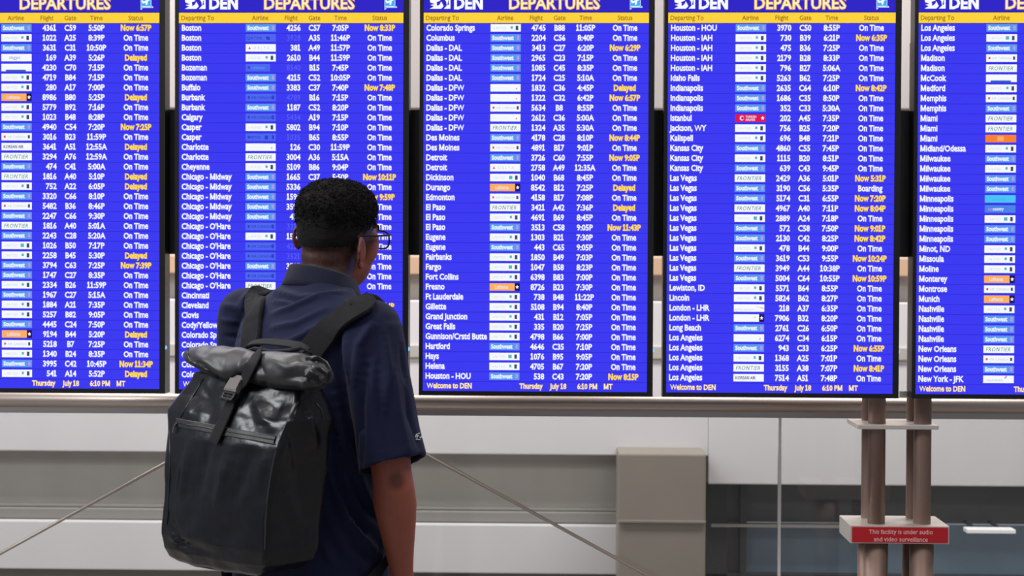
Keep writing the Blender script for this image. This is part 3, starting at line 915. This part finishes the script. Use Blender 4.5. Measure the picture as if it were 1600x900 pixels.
for sx_ in (1, -1):
    eo = MB().ball(hp(.031 * sx_, .083, .004), .0115, None, 16, 10).build('eye', [eye_m], man, smooth=True)
    MB().ball(hp(.031 * sx_, .0915, .004), (.0050, .0034, .0050), HR, 12, 8).build('iris', [iris_m], eo, smooth=True)
    eb = MB().tube([hp(sx_ * x, y, z) for x, y, z in ((.014, .098, .028), (.028, .098, .032), (.044, .089, .029), (.052, .080, .024))], [(.002, .004)] * 4, 8)
    eb.build('eyebrow', [hair_m], man, smooth=True)
MB().tube([hp(x, .100 - abs(x) * .25, -.0625) for x in (-.022, -.011, 0, .011, .022)], [.002, .0052, .0058, .0052, .002], 8).build('lips', [lip_m], man, smooth=True)

# hair: a close cap, fuller and curly over the crown
HRX, HRY, HRZ = .0755, .0965, .0985
def hair_r(d):
    """distance of the hair surface from the skull centre in direction d"""
    e = 2.55
    up = max(0.0, min(1.0, (d.z + .10) / .75)); up = up * up * (3 - 2 * up)
    g = .0012 + .0085 * up
    s_ = (abs(d.x) / (HRX + g * .55)) ** e + (abs(d.y) / (HRY + g)) ** e + (abs(d.z) / (HRZ + g * 1.15)) ** e
    base = s_ ** (-1 / e)
    ell_ = ((d.x / HRX) ** 2 + (d.y / HRY) ** 2 + (d.z / HRZ) ** 2) ** -.5
    return ell_ + .001 + (base - ell_) * (.25 + .75 * up)
hc = Vector((0, -.012, .022))
NU, NV = 120, 70
hv, hf = [], []
for i in range(NV + 1):
    for j in range(NU):
        ph = 2 * math.pi * j / NU
        fr_ = math.sin(ph)                       # +1 towards the face
        lim = 113 - 42 * max(0, min(1, (fr_ + .15) / .9)) ** .8
        lim -= 16 * math.exp(-((fr_ + .06) / .17) ** 2)          # arch over the ears
        lim += 3.0 * noise.noise(Vector((math.cos(ph) * 9, math.sin(ph) * 9, 0))) + 2.2 * noise.noise(Vector((math.cos(ph) * 30, math.sin(ph) * 30, 3)))
        th = R(lim) * i / NV
        d = Vector((math.sin(th) * math.cos(ph), math.sin(th) * math.sin(ph), math.cos(th)))
        r = hair_r(d)
        edge = min(1, (NV - i) / 10)
        q = hc + d * r
        nz = noise.noise(q * 95) * .0026 * max(0, min(1, d.z + .35)) + noise.noise(q * 260) * .0008
        r2 = (r + nz) * (1 - .012 * (1 - edge))
        hv.append(hp(*(hc + d * r2)))
for i in range(NV):
    for j in range(NU):
        a = i * NU + j; b = i * NU + (j + 1) % NU
        hf.append((a, a + NU, b + NU, b))
hm_ = MB(); hm_.add(hv, hf)
ho = hm_.build('hair', [hair_m], man, smooth=True)
rs = random.Random(8); cm = MB()
for _ in range(5200):
    z = rs.uniform(.02, 1); ph = rs.uniform(0, 2 * math.pi); s_ = math.sqrt(1 - z * z)
    d = Vector((s_ * math.cos(ph), s_ * math.sin(ph), z))
    if rs.random() > min(1, (z - .0) / .40) ** 1.5: continue
    c = hc + d * (hair_r(d) + rs.uniform(-.0008, .0032))
    ax = Vector((rs.gauss(0, 1), rs.gauss(0, 1), rs.gauss(0, 1))).normalized()
    u = ax.orthogonal().normalized(); v_ = ax.cross(u)
    rr2 = rs.uniform(.0016, .0032); t = .00062; ring = []
    for k2 in range(7):
        a = 2 * math.pi * k2 / 7
        cdir = u * math.cos(a) + v_ * math.sin(a)
        ring.append([hp(*(c + cdir * (rr2 + t * math.cos(b2)) + ax * (t * math.sin(b2) + .0006 * k2 / 7))) for b2 in (0, 2.09, 4.19)])
    ring.append(ring[0])
    cm.loft(ring, cap=False)
co = cm.build('curls', [hair_m], ho); co['kind'] = 'stuff'

# glasses
gf = mat('spectacle_frame', (0.006, 0.006, 0.007), 0.6, spec=0.15)
glens = bpy.data.materials.new('lens_glass'); glens.use_nodes = True
nt = glens.node_tree; nt.nodes.clear()
o_ = nt.nodes.new('ShaderNodeOutputMaterial'); m_ = nt.nodes.new('ShaderNodeMixShader'); t_ = nt.nodes.new('ShaderNodeBsdfTransparent'); g_ = nt.nodes.new('ShaderNodeBsdfGlossy')
g_.inputs['Roughness'].default_value = .03; m_.inputs[0].default_value = .12
nt.links.new(t_.outputs[0], m_.inputs[1]); nt.links.new(g_.outputs[0], m_.inputs[2]); nt.links.new(m_.outputs[0], o_.inputs[0])
fr_m = MB(); ln_m = MB()
GYY = .109
for sx_ in (1, -1):
    loop = []
    for k2 in range(20):
        a = 2 * math.pi * k2 / 20; pw = lambda q: math.copysign(abs(q) ** .7, q)
        xx = .036 + .029 * pw(math.cos(a))
        loop.append(Vector((sx_ * xx, GYY - (xx - .03) ** 2 * 3.2, -.002 + .0205 * pw(math.sin(a)))))
    pts = [hp(*p) for p in loop]
    fr_m.tube(pts + [pts[0], pts[1]], .0019, 8)
    ln_m.add(pts, [tuple(range(20))])
    fr_m.tube([hp(sx_ * x, y, z) for x, y, z in ((.063, .106, .011), (.071, .100, .012), (.0785, .080, .012), (.080, .03, .012), (.079, .006, .014), (.080, -.022, .012), (.079, -.036, .000))], .0022, 8)
fr_m.tube([hp(-.008, GYY, .004), hp(0, GYY + .002, .006), hp(.008, GYY, .004)], .0014, 6)
gl = empty('glasses', HC); gl.parent = man
fo = fr_m.build('frame', [gf], gl, smooth=True); fo.matrix_parent_inverse = Matrix.Translation(-HC)
lo = ln_m.build('lens', [glens], gl); lo.matrix_parent_inverse = Matrix.Translation(-HC)

# polo shirt: trunk and two open sleeves fused to one garment
sh = MB()
TR = [(.845, .188, .150, .0, 0), (.90, .190, .150, .0, 0), (1.0, .183, .143, .0, 0), (1.12, .182, .138, .0, 0), (1.25, .190, .138, -.004, 0), (1.36, .196, .132, -.010, 0),
      (1.43, .196, .118, -.014, 0), (1.475, .190, .098, -.014, 0), (1.512, .165, .080, -.010, 0), (1.540, .120, .072, 0.0, 0), (1.562, .085, .070, .012, 0), (1.582, .070, .067, .024, 0)]
sh.loft([ell(0, cy, z, a, b_, 40, .88) for z, a, b_, cy, _ in TR])
sleeve_dirs = {}
for sd, j in arms.items():
    s0, e0, _ = j
    top = s0 + Vector((-.055 * sd, 0, .030))
    hemc = s0.lerp(e0, .86); ax = (e0 - s0).normalized()
    if sd == 1: hemc = hemc + Vector((.014, -.006, -.014))
    hr_ = (.070, .077)
    sec = [(top, (.045, .058)), (s0 + Vector((0, 0, .008)), (.066, .070)), (s0.lerp(hemc, .35), (.066, .074)), (s0.lerp(hemc, .7), (.067, .075)), (hemc, hr_)]
    ins = [(hemc, (hr_[0] - .008, hr_[1] - .008)), (s0.lerp(hemc, .72), (.056, .062))]
    rings = []
    for p, (ra, rb_) in sec + ins:
        t = ax if p is not top else Vector((sd, 0, -.35)).normalized()
        a = Vector((0, 1, 0)); a = (a - t * a.dot(t)).normalized(); b_ = a.cross(t).normalized()
        # the hem drops towards the inside of the arm
        r0 = []
        for k2 in range(28):
            q = p + a * (rb_ * math.cos(2 * math.pi * k2 / 28)) + b_ * (ra * math.sin(2 * math.pi * k2 / 28))
            if p is hemc: q.z -= .016 * ((p.x - q.x) * sd / .075)          # the hem drops towards the trunk
            r0.append(q)
        rings.append(r0)
    sh.loft(rings)
    sh.ball(s0 + Vector((-.004 * sd, 0, .012)), (.066, .070, .060), None, 20, 14)
sme = remeshed(sh, .0042, 7)
# folds pressed into the cloth
C0 = coords(sme); Nn = normals(sme)
def seg_d(P, a, b_):
    a = np.array(a); b_ = np.array(b_); ab = b_ - a
    t = np.clip(((P - a) @ ab) / (ab @ ab), 0, 1)
    return np.linalg.norm(P - (a + t[:, None] * ab), axis=1), t
def surf(x, y, bvh):
    d = ray(x, y); h_ = bvh.ray_cast(CL, d); return (h_[0], h_[1]) if h_[0] is not None else (None, None)
sb_ = BVHTree.FromPolygons([tuple(c) for c in C0], [tuple(p.vertices) for p in sme.polygons])
def crease(C, bvh, pix, disp, wd, hh):
    hit = []
    for a, b_ in zip(pix[:-1], pix[1:]):
        for q in range(6):
            hit.append(surf(a[0] + (b_[0] - a[0]) * q / 6, a[1] + (b_[1] - a[1]) * q / 6, bvh)[0])
    hit.append(surf(*pix[-1], bvh)[0]); m_ = len(hit) - 1
    for i, (a, b_) in enumerate(zip(hit[:-1], hit[1:])):
        if a is None or b_ is None or (a - b_).length > .035: continue
        dd, t = seg_d(C, a, b_); h0 = math.sin(math.pi * min(1, (i + .5) / m_)) ** .6
        v_ = hh * h0 * np.exp(-(dd / wd) ** 2)
        disp = np.where(np.abs(v_) > np.abs(disp), v_, disp)
    return disp
folds = [ # pixels of the photograph along each fold, width, height
    ([(424, 452), (470, 466), (520, 462)], .010, .006), ([(425, 490), (455, 482), (500, 462), (540, 455)], .008, .007),
    ([(424, 512), (465, 505), (510, 482)], .008, .005), ([(430, 470), (470, 478)], .006, .004),
    ([(440, 540), (480, 520), (520, 500)], .009, .006), ([(350, 478), (375, 482)], .008, .005), ([(600, 520), (608, 580), (600, 640)], .010, .005), ([(625, 540), (634, 600)], .008, -.004), ([(540, 530), (545, 590)], .012, .006),
    ([(345, 500), (372, 503)], .006, .005), ([(350, 525), (376, 528)], .006, -.004),
    ([(585, 500), (560, 540), (552, 600)], .010, .006), ([(575, 560), (562, 640), (560, 730)], .012, -.008),
    ([(612, 560), (622, 640), (640, 712)], .010, .005), ([(590, 570), (592, 650), (598, 728)], .009, -.005),
    ([(632, 600), (640, 650), (655, 700)], .008, -.004), ([(520, 600), (540, 700), (580, 790)], .012, .008),
    ([(520, 660), (532, 760), (575, 850)], .012, -.008), ([(515, 740), (540, 810), (596, 870)], .010, .008),
    ([(510, 800), (540, 860), (580, 895)], .012, .006), ([(550, 740), (570, 790), (598, 820)], .010, -.006), ([(505, 850), (520, 880)], .01, .006)]
disp = np.zeros(len(C0))
for pts_, wd, hh in folds:
    disp = crease(C0, sb_, pts_, disp, wd, hh * 1.5)
nz = np.array([noise.noise(Vector((c[0] * 9 + c[2] * 4, c[1] * 9, c[2] * 5 - c[0] * 3))) + .4 * noise.noise(Vector((c[0] * 26, c[1] * 26, c[2] * 12))) for c in C0])
amt = np.where(C0[:, 2] < 1.45, .0055, .002)
setco(sme, C0 + Nn * (disp + nz * amt)[:, None])
so_ = link('polo_shirt', sme, man, True, [shirt_m])
C0 = coords(sme)
shirt_bvh = BVHTree.FromPolygons([tuple(c) for c in C0], [tuple(p.vertices) for p in sme.polygons])

# collar folded down round the neck
rings = []
for k2 in range(49):
    a = R(-90 - 165 + 330 * k2 / 48)
    c, s_ = math.cos(a), math.sin(a)
    zt_ = 1.612 - .020 * (s_ + 1) + .003 * c * -1; zl_ = zt_ - .046 - .004 * (s_ + 1)
    pts_ = [(.0655, zt_ - .018), (.0660, zt_ - .004), (.0690, zt_), (.0735, zt_ - .004), (.0850, zl_ + .012), (.0900, zl_), (.0870, zl_ - .001), (.0745, zt_ - .012), (.0690, zt_ - .020)]
    rings.append([(r_ * 1.06 * c, .033 + r_ * 1.02 * s_, z_) for r_, z_ in pts_])
cl_ = MB().loft(rings); cl_.build('collar', [collar_m], so_, smooth=True)
# hem band on the right sleeve and the little white sleeve emblem
em_w = mat('white_print', (0.8, 0.8, 0.82), 0.6)
def on_surface(pts_px, bvh, lift):
    r = []
    for x, y in pts_px:
        h_, n_ = surf(x, y, bvh)
        if h_ is not None: r.append(h_ + n_ * lift)
    return r
for strokes in ([[(648, 684), (650, 679), (655, 677), (661, 677)], [(649, 687), (656, 687), (662, 689)],
                 [(651, 680), (651, 686)], [(651, 680), (654, 681), (651, 683)], [(655, 682), (656, 685), (658, 682)], [(659, 682), (659, 685), (661, 683), (662, 686)]],):
    e_ = MB()
    for st_ in strokes:
        p_ = on_surface(st_, shirt_bvh, .0012)
        if len(p_) > 1: e_.tube(p_, .0007, 5)
    if e_.v: e_.build('sleeve_emblem', [em_w], so_)

# trousers and shoes
t_ = MB()
t_.loft([ell(0, 0, .70, .175, .115, 32), ell(0, 0, .80, .182, .130, 32), ell(0, 0, .92, .176, .128, 32), ell(0, 0, 1.03, .160, .118, 32)])
for sx_ in (1, -1):
    t_.tube([(.083 * sx_, 0, .84), (.092 * sx_, .01, .70), (.098 * sx_, .012, .48), (.104 * sx_, -.004, .28), (.108 * sx_, -.012, .06)], [(.092, .11), (.090, .098), (.070, .078), (.064, .070), (.062, .068)], 24, up=(0, 1, 0))
tme = remeshed(t_, .007, 6); link('trousers', tme, man, True, [trouser_m])
for sx_ in (1, -1):
    f_ = MB(); cx = .114 * sx_
    f_.loft([ell(cx, .045 + dy, z, a, b_, 28, .8) for z, a, b_, dy in ((0, .050, .148, 0), (.022, .052, .150, 0), (.024, .049, .145, 0), (.045, .048, .140, -.004), (.070, .044, .105, -.035), (.095, .042, .066, -.062), (.115, .043, .060, -.066))])
    f_.build('shoe', [shoe_m], man, smooth=True)

# ------------------------------------------------------------ roll-top backpack
PB = Vector((.0, -.20, .95))
pack = empty('roll_top_backpack', MW @ PB, YAW)
tag(pack, "black roll-top backpack with buckled centre strap on the man's back", 'backpack')
OFF = Matrix.Translation(-PB)
def padd(mb, name, m, parent=None, **kw):
    o = mb.build(name, m, pack if parent is None else parent, **kw)
    if parent is None: o.matrix_parent_inverse = OFF
    return o
tarp = mat('black_tarpaulin', (0.005, 0.006, 0.009), 0.29, noise_amt=0.3, noise_scale=12, bump=0.45, bump_scale=26, spec=0.38)
tarp2 = mat('grey_tarpaulin', (0.020, 0.020, 0.022), 0.46, noise_amt=0.2, noise_scale=14, bump=0.2, bump_scale=30, spec=0.6)
web = mat('black_webbing', (0.006, 0.006, 0.008), 0.75, spec=0.3, bump=0.5, bump_scale=500, stretch=(1, 1, 3))
strap_m = mat('padded_strap', (0.010, 0.010, 0.013), 0.85, spec=0.25, noise_amt=0.35, noise_scale=600, bump=0.4, bump_scale=700)
buck_m = mat('buckle_plastic', (0.16, 0.145, 0.14), 0.35); buck_d = mat('buckle_dark', (0.015, 0.015, 0.016), 0.3)
zip_m = mat('zip_tape', (0.006, 0.006, 0.007), 0.5); pip_m = mat('piping', (0.03, 0.032, 0.036), 0.3)

# rings of the bag: height, pixel x of left edge, pixel x of right front seam, outer y, inner y
RG = [(586, 314, 468, -.232, -.170), (600, 306, 464, -.240, -.160), (620, 290, 462, -.252, -.150), (648, 270, 452, -.276, -.145), (690, 268, 436, -.296, -.145), (740, 267, 424, -.302, -.143),
      (800, 263, 415, -.306, -.143), (850, 260, 413, -.306, -.143), (872, 264, 412, -.300, -.148), (884, 272, 408, -.286, -.16)]
rings = []
for (yy, xl, xr, fo_, fi) in RG:
    pL = at(xl, yy, fo_ + .03); pR = at(xr, yy, fo_)
    z = at(340, yy, fo_).z
    x0_, x1_ = pL.x, pR.x
    cx = (x0_ + x1_) / 2; hw_ = (x1_ - x0_) / 2; cy = (fo_ + fi) / 2; hd_ = (fi - fo_) / 2
    ring = []
    cr = .020; crl = .034
    for (sx_, sy_, r_) in ((1, -1, .012), (1, 1, .025), (-1, 1, .03), (-1, -1, crl)):
        r_ = min(r_, hd_ * .9)
        ccx = cx + sx_ * (hw_ - r_); ccy = cy + sy_ * (hd_ - r_)
        a0 = {(1, -1): -90, (1, 1): 0, (-1, 1): 90, (-1, -1): 180}[(sx_, sy_)]
        for k2 in range(7):
            a = R(a0 + 15 * k2); ring.append(Vector((ccx + r_ * math.cos(a), ccy + r_ * math.sin(a), z)))
    # densify the straight runs
    dn = []
    for i in range(len(ring)):
        a_, b_ = ring[i], ring[(i + 1) % len(ring)]; dn.append(a_)
        nn = 14 if (i % 7 == 6) else 1
        for q in range(1, nn): 
            p = a_.lerp(b_, q / nn)
            if i % 28 == 27: p.y -= .010 * math.sin(math.pi * q / nn)      # front panel bellies out
            dn.append(p)
    rings.append(dn)
# interpolate rings in height
fine = []
for i in range(len(rings) - 1):
    for q in range(6):
        fine.append([a_.lerp(b_, q / 6) for a_, b_ in zip(rings[i], rings[i + 1])])
fine.append(rings[-1])
cen = sum(fine[-1], Vector()) / len(fine[-1]); fine.append([cen + (p - cen) * .86 + Vector((0, 0, -.008)) for p in fine[-1]])
cen = sum(fine[0], Vector()) / len(fine[0]); fine.insert(0, [cen + (p - cen) * .7 + Vector((0, 0, .012)) for p in fine[0]])
bg = MB().loft(fine)
bme_ = bg.mesh('bag'); bm = bmesh.new(); bm.from_mesh(bme_); bmesh.ops.recalc_face_normals(bm, faces=bm.faces)
bmesh.ops.subdivide_edges(bm, edges=bm.edges, cuts=1, use_grid_fill=True); bm.to_mesh(bme_); bm.free()
C0 = coords(bme_); Nn = normals(bme_)
tmp_bvh = BVHTree.FromPolygons([tuple(c) for c in C0], [tuple(p.vertices) for p in bme_.polygons])
creases = [([(320, 610), (330, 640), (318, 668)], .012, -.007), ([(300, 622), (296, 650)], .010, .006), ([(345, 618), (350, 655)], .012, .006),
           ([(400, 620), (412, 650), (428, 672)], .010, .008), ([(440, 625), (425, 650), (405, 668)], .008, -.007), ([(385, 640), (400, 680)], .012, -.006),
           ([(300, 685), (290, 730), (280, 770)], .012, .006), ([(330, 690), (318, 730), (312, 770)], .012, -.006), ([(362, 700), (350, 740), (340, 790)], .012, .007),
           ([(395, 705), (380, 745), (365, 790)], .011, -.006), ([(415, 710), (404, 760)], .010, .006), ([(262, 800), (280, 850), (330, 862)], .012, -.006), ([(270, 835), (290, 862)], .010, .006),
           ([(455, 660), (466, 720), (470, 760)], .016, -.007), ([(480, 650), (492, 700)], .012, .008), ([(440, 760), (470, 820)], .014, .004)]
disp = np.zeros(len(C0))
for pts_, wd, hh in creases:
    disp = crease(C0, tmp_bvh, pts_, disp, wd, hh)
nz = np.array([noise.noise(Vector(c) * 14) * .004 + abs(noise.noise(Vector(c) * 30)) * .0022 for c in C0])
back_side = C0[:, 1] > -.15
setco(bme_, C0 + Nn * (np.where(back_side, 0, disp + nz))[:, None])
bag = link('bag_body', bme_, pack, True, [tarp]); bag.matrix_parent_inverse = OFF
C0 = coords(bme_)
bag_bvh = BVHTree.FromPolygons([tuple(c) for c in C0], [tuple(p.vertices) for p in bme_.polygons])

# rolled mouth: a flattened roll, pinched by the strap, with open folded ends
rl = MB()
prof = [ # t along the roll, pixel x, top y, bottom y (photo), local y of its middle, half depth
    (294, 546, 560, -.212, .014), (303, 542, 570, -.216, .024), (320, 540, 578, -.222, .036), (345, 539, 591, -.228, .044), (372, 543, 602, -.228, .042), (392, 548, 600, -.222, .034),
    (412, 550, 603, -.226, .040), (440, 550, 608, -.230, .046), (468, 552, 611, -.228, .044), (492, 558, 611, -.222, .036), (506, 568, 606, -.220, .024), (514, 579, 597, -.220, .012)]
rings = []
for (xx, yt, yb, ly, hd_) in prof:
    pT = at(xx, yt, ly); pB = at(xx, yb, ly - .008); c = (pT + pB) / 2; hz = (pT.z - pB.z) / 2
    ring = []
    for k2 in range(26):
        a = 2 * math.pi * k2 / 26; cc, s_ = math.cos(a), math.sin(a)
        # drooping lip on the outer side
        lip = .010 * max(0, -s_) * max(0, -cc)
        ring.append(Vector((c.x, c.y + hd_ * math.copysign(abs(cc) ** 1.05, cc) - lip, c.z + hz * math.copysign(abs(s_) ** 1.15, s_))))
    rings.append(ring)
fine = []
for i in range(len(rings) - 1):
    for q in range(5):
        fine.append([a_.lerp(b_, q / 5) for a_, b_ in zip(rings[i], rings[i + 1])])
fine.append(rings[-1])
rl.loft(fine)
rme = rl.mesh('roll'); bm = bmesh.new(); bm.from_mesh(rme); bmesh.ops.recalc_face_normals(bm, faces=bm.faces)
bmesh.ops.subdivide_edges(bm, edges=bm.edges, cuts=1, use_grid_fill=True); bmesh.ops.smooth_vert(bm, verts=bm.verts, factor=.5, use_axis_x=True, use_axis_y=True, use_axis_z=True); bm.to_mesh(rme); bm.free()
C0 = coords(rme); Nn = normals(rme)
tmp_bvh = BVHTree.FromPolygons([tuple(c) for c in C0], [tuple(p.vertices) for p in rme.polygons])
disp = np.zeros(len(C0))
for pts_, wd, hh in [([(396, 556), (375, 585), (366, 602)], .009, -.010), ([(400, 556), (410, 590), (416, 606)], .008, -.008), ([(304, 556), (325, 566), (352, 590)], .008, .006), ([(312, 566), (330, 584)], .006, -.006),
                     ([(425, 560), (450, 575), (470, 570), (500, 578)], .007, .007), ([(440, 592), (470, 588), (496, 596)], .007, -.008), ([(470, 560), (485, 572)], .006, -.005), ([(500, 566), (478, 590), (474, 612)], .007, .007)]:
    disp = crease(C0, tmp_bvh, pts_, disp, wd, hh)
nz = np.array([noise.noise(Vector(c) * 22) * .0035 for c in C0])
setco(rme, C0 + Nn * (disp + nz)[:, None])
ro = link('rolled_top', rme, pack, True, [tarp2]); ro.matrix_parent_inverse = OFF
C0 = coords(rme)
roll_bvh = BVHTree.FromPolygons([tuple(c) for c in C0], [tuple(p.vertices) for p in rme.polygons])
# folded layers showing at both ends of the roll
for pts_ in ([(294, 546), (293, 556), (297, 566), (306, 571), (320, 578), (340, 588)], [(478, 562), (496, 560), (508, 568), (515, 580), (513, 590), (504, 602), (492, 609), (476, 610)],
             [(486, 572), (500, 578), (509, 588)], [(482, 580), (494, 588), (502, 598)]):
    q = []
    for x, y in pts_:
        h_, n_ = surf(x, y, roll_bvh)
        q.append(h_ if h_ is not None else at(x, y, -.235))
    padd(MB().tube(q, [(.0025, .006)] * len(q), 8), 'folded_edge', [tarp], smooth=True)

def ribbon(pts_, nrm, width, thick, name, m, parent=None, taper=None):
    P_ = [Vector(p) for p in pts_]; N_ = [Vector(n_).normalized() for n_ in nrm]
    # resample smoothly (Catmull-Rom)
    Q, QN, QT = [], [], []
    for i in range(len(P_) - 1):
        p0, p1, p2, p3 = P_[max(i - 1, 0)], P_[i], P_[i + 1], P_[min(i + 2, len(P_) - 1)]
        for k2 in range(6):
            t = k2 / 6
            Q.append(.5 * ((2 * p1) + (p2 - p0) * t + (2 * p0 - 5 * p1 + 4 * p2 - p3) * t * t + (3 * p1 - p0 - 3 * p2 + p3) * t ** 3))
            QN.append(N_[i].lerp(N_[i + 1], t).normalized()); QT.append((i + t) / (len(P_) - 1))
    Q.append(P_[-1]); QN.append(N_[-1]); QT.append(1)
    rings = []
    for i, p in enumerate(Q):
        t = (Q[min(i + 1, len(Q) - 1)] - Q[max(i - 1, 0)]).normalized(); n_ = (QN[i] - t * QN[i].dot(t)).normalized(); s_ = t.cross(n_)
        wv = width * (taper(QT[i]) if taper else 1) / 2
        prof_ = [(-1, 0), (-1, .55), (-.93, .95), (-.5, 1), (0, 1), (.5, 1), (.93, .95), (1, .55), (1, 0), (0, 0)]
        rings.append([p + s_ * (a * wv) + n_ * (b_ * thick) for a, b_ in prof_])
    mb = MB().loft(rings)
    return padd(mb, name, m, parent, smooth=False, merge=True) if parent is None else mb.build(name, m, parent)

def cast(o_, d_, bvh):
    h_ = bvh.ray_cast(Vector(o_), Vector(d_)); return h_[0], h_[1]
# shoulder straps: photo pixels on the back, over the shoulder, down the chest and back under the arm
for sd, pix in ((-1, [(393, 545), (395, 528), (397, 508), (401, 485), (406, 463), (412, 450)]), (1, [(478, 562), (490, 545), (508, 523), (530, 503), (550, 489), (568, 478)])):
    P_, N_ = [], []
    for x, y in pix:
        h_, n_ = surf(x, y, shirt_bvh)
        if h_ is None: continue
        P_.append(h_ + n_ * .002); N_.append(n_)
    lx_ = P_[-1].x
    for yy_ in (-.03, .01, .045):
        h_, n_ = cast((lx_ * (.80 - 1.2 * yy_), yy_, 1.9), (0, 0, -1), shirt_bvh)
        if h_ is not None and h_.y > P_[-1].y + .012: P_.append(h_ + n_ * .003); N_.append(n_)
    for zz_, xx_ in ((1.46, .115), (1.38, .125), (1.28, .140)):
        h_, n_ = cast((xx_ * sd, 1, zz_), (0, -1, 0), shirt_bvh); P_.append(h_ + n_ * .003); N_.append(n_)
    st = ribbon(P_, N_, .058, .009, 'shoulder_strap', [strap_m], taper=lambda t: 1.0 - .25 * max(0, t - .55) / .45)
    P2, N2 = [P_[-1]], [N_[-1]]
    for (xx_, yy_, zz_) in ((.172, .08, 1.02), (.186, .0, .93), (.165, -.09, .90), (.120, -.145, .915)):
        n_ = Vector((xx_ * sd, yy_ * 1.3, 0)).normalized()
        h_, hn = cast(Vector((xx_ * sd, yy_, zz_)) + n_ * .0 + Vector((0, 0, 0)), n_, shirt_bvh)
        q = (h_ + n_ * .003) if (h_ is not None and (h_ - Vector((xx_ * sd, yy_, zz_))).length < .05) else Vector((xx_ * sd, yy_, zz_)) + n_ * .008
        P2.append(q); N2.append(n_)
    ribbon(P2, N2, .026, .002, 'lower_strap', [web])
# haul handle
hb = [at(x, y, -.185) for x, y in ((384, 546), (392, 538), (412, 535), (440, 537), (465, 541), (478, 550))]
ribbon(hb, [Vector((0, -.5, 1))] * 6, .024, .004, 'haul_handle', [web])
hb = [at(x, y, -.21) for x, y in ((378, 552), (398, 545), (425, 550), (452, 548), (472, 543), (486, 552))]
padd(MB().tube(hb, [.004, .005, .005, .005, .0045, .003], 8), 'drawcord', [web], smooth=True)

# centre strap with side-release buckle
def seq(pix, lift=.003):
    P_, N_ = [], []
    for x, y in pix:
        best = None
        for bv in (bag_bvh, roll_bvh):
            h_, n_ = surf(x, y, bv)
            if h_ is not None and (best is None or (h_ - CL).length < (best[0] - CL).length): best = (h_, n_)
        if best: P_.append(best[0] + best[1] * lift); N_.append(best[1])
    return P_, N_
P_, N_ = seq([(404, 552), (400, 562), (394, 574), (387, 588), (379, 602)], .004)
out_n = Vector((-.05, -1, .25)).normalized()
N_ = [out_n.lerp(n_, .25) for n_ in N_]
ribbon(P_, N_, .034, .0035, 'centre_strap', [web])
Q_, M_ = seq([(366, 628), (358, 646), (350, 664), (343, 680), (338, 692)], .006)
Q_ = [P_[-1].lerp(Q_[0], .75)] + Q_; M_ = [out_n] * len(Q_)
ribbon(Q_, M_, .033, .0035, 'strap_tail', [web])
tdir = (Q_[1] - P_[-1]).normalized(); bz = out_n - tdir * out_n.dot(tdir); bz.normalize(); bxv = tdir.cross(bz).normalized()
bc = P_[-1].lerp(Q_[1], .38) + bz * .011
BM = Matrix((( *bxv, ), ( *tdir, ), ( *bz, ))).transposed().to_4x4(); BM.translation = bc
def bbox_(mb, x0, x1, y0, y1, z0, z1, tp=1.0):
    v = []
    for y, k2 in ((y0, 1.0), (y1, tp)):
        for x in (x0 * k2, x1 * k2):
            for z in (z0, z1): v.append(BM @ Vector((x, y, z)))
    mb.add(v, [(0, 1, 3, 2), (4, 6, 7, 5), (0, 4, 5, 1), (2, 3, 7, 6), (0, 2, 6, 4), (1, 5, 7, 3)])
b1 = MB(); bbox_(b1, -.0200, .0200, -.028, -.018, -.003, .006); bbox_(b1, -.0185, .0185, -.0185, .008, -.004, .0095, 1.08); bbox_(b1, -.021, .021, .006, .011, -.003, .008)
bu = padd(b1, 'buckle', [buck_m], bevel=.0012)
b2 = MB(); bbox_(b2, -.020, .020, .0115, .0165, -.004, .006); bbox_(b2, -.021, -.015, .012, .030, -.004, .006); bbox_(b2, .015, .021, .012, .030, -.004, .006); bbox_(b2, -.0205, .0205, .026, .031, -.004, .007); bbox_(b2, -.0205, .0205, .019, .0225, -.004, .005)
o_ = b2.build('buckle_prongs', [buck_d], bu, bevel=.0008)

# zipped pocket across the front, its pull, the seams and piping
zp = [(276, 660), (296, 664), (318, 668), (345, 673), (372, 678), (400, 683), (430, 688)]
P_, N_ = seq(zp, .0008); zt_o = ribbon(P_, N_, .017, .0022, 'zip_flap', [zip_m])
for dy in (-6, 6):
    P_, N_ = seq([(x, y + dy) for x, y in zp], .001); padd(MB().tube(P_, .0016, 6), 'piping', [pip_m], smooth=True)
P_, N_ = seq(zp, .004); padd(MB().tube(P_, .0011, 6), 'zip_teeth', [buck_d], smooth=True)
P_, N_ = seq([(279, 662), (276, 668), (274, 677)], .006); padd(MB().tube(P_, [(.003, .0015)] * 3, 8), 'zip_pull', [buck_m])
for pix, r_ in (([(466, 628), (456, 645), (446, 665), (436, 690), (429, 715), (423, 745), (418, 780), (415, 815), (414, 850), (413, 885)], .0016),
                ([(318, 592), (306, 612), (293, 634), (282, 652)], .0018), ([(492, 628), (502, 640), (505, 655)], .0018), ([(265, 672), (266, 720), (264, 770), (261, 820)], .0012)):
    P_, N_ = seq(pix, .0006)
    if len(P_) > 2: padd(MB().tube(P_, r_, 6), 'seam', [pip_m], smooth=True)
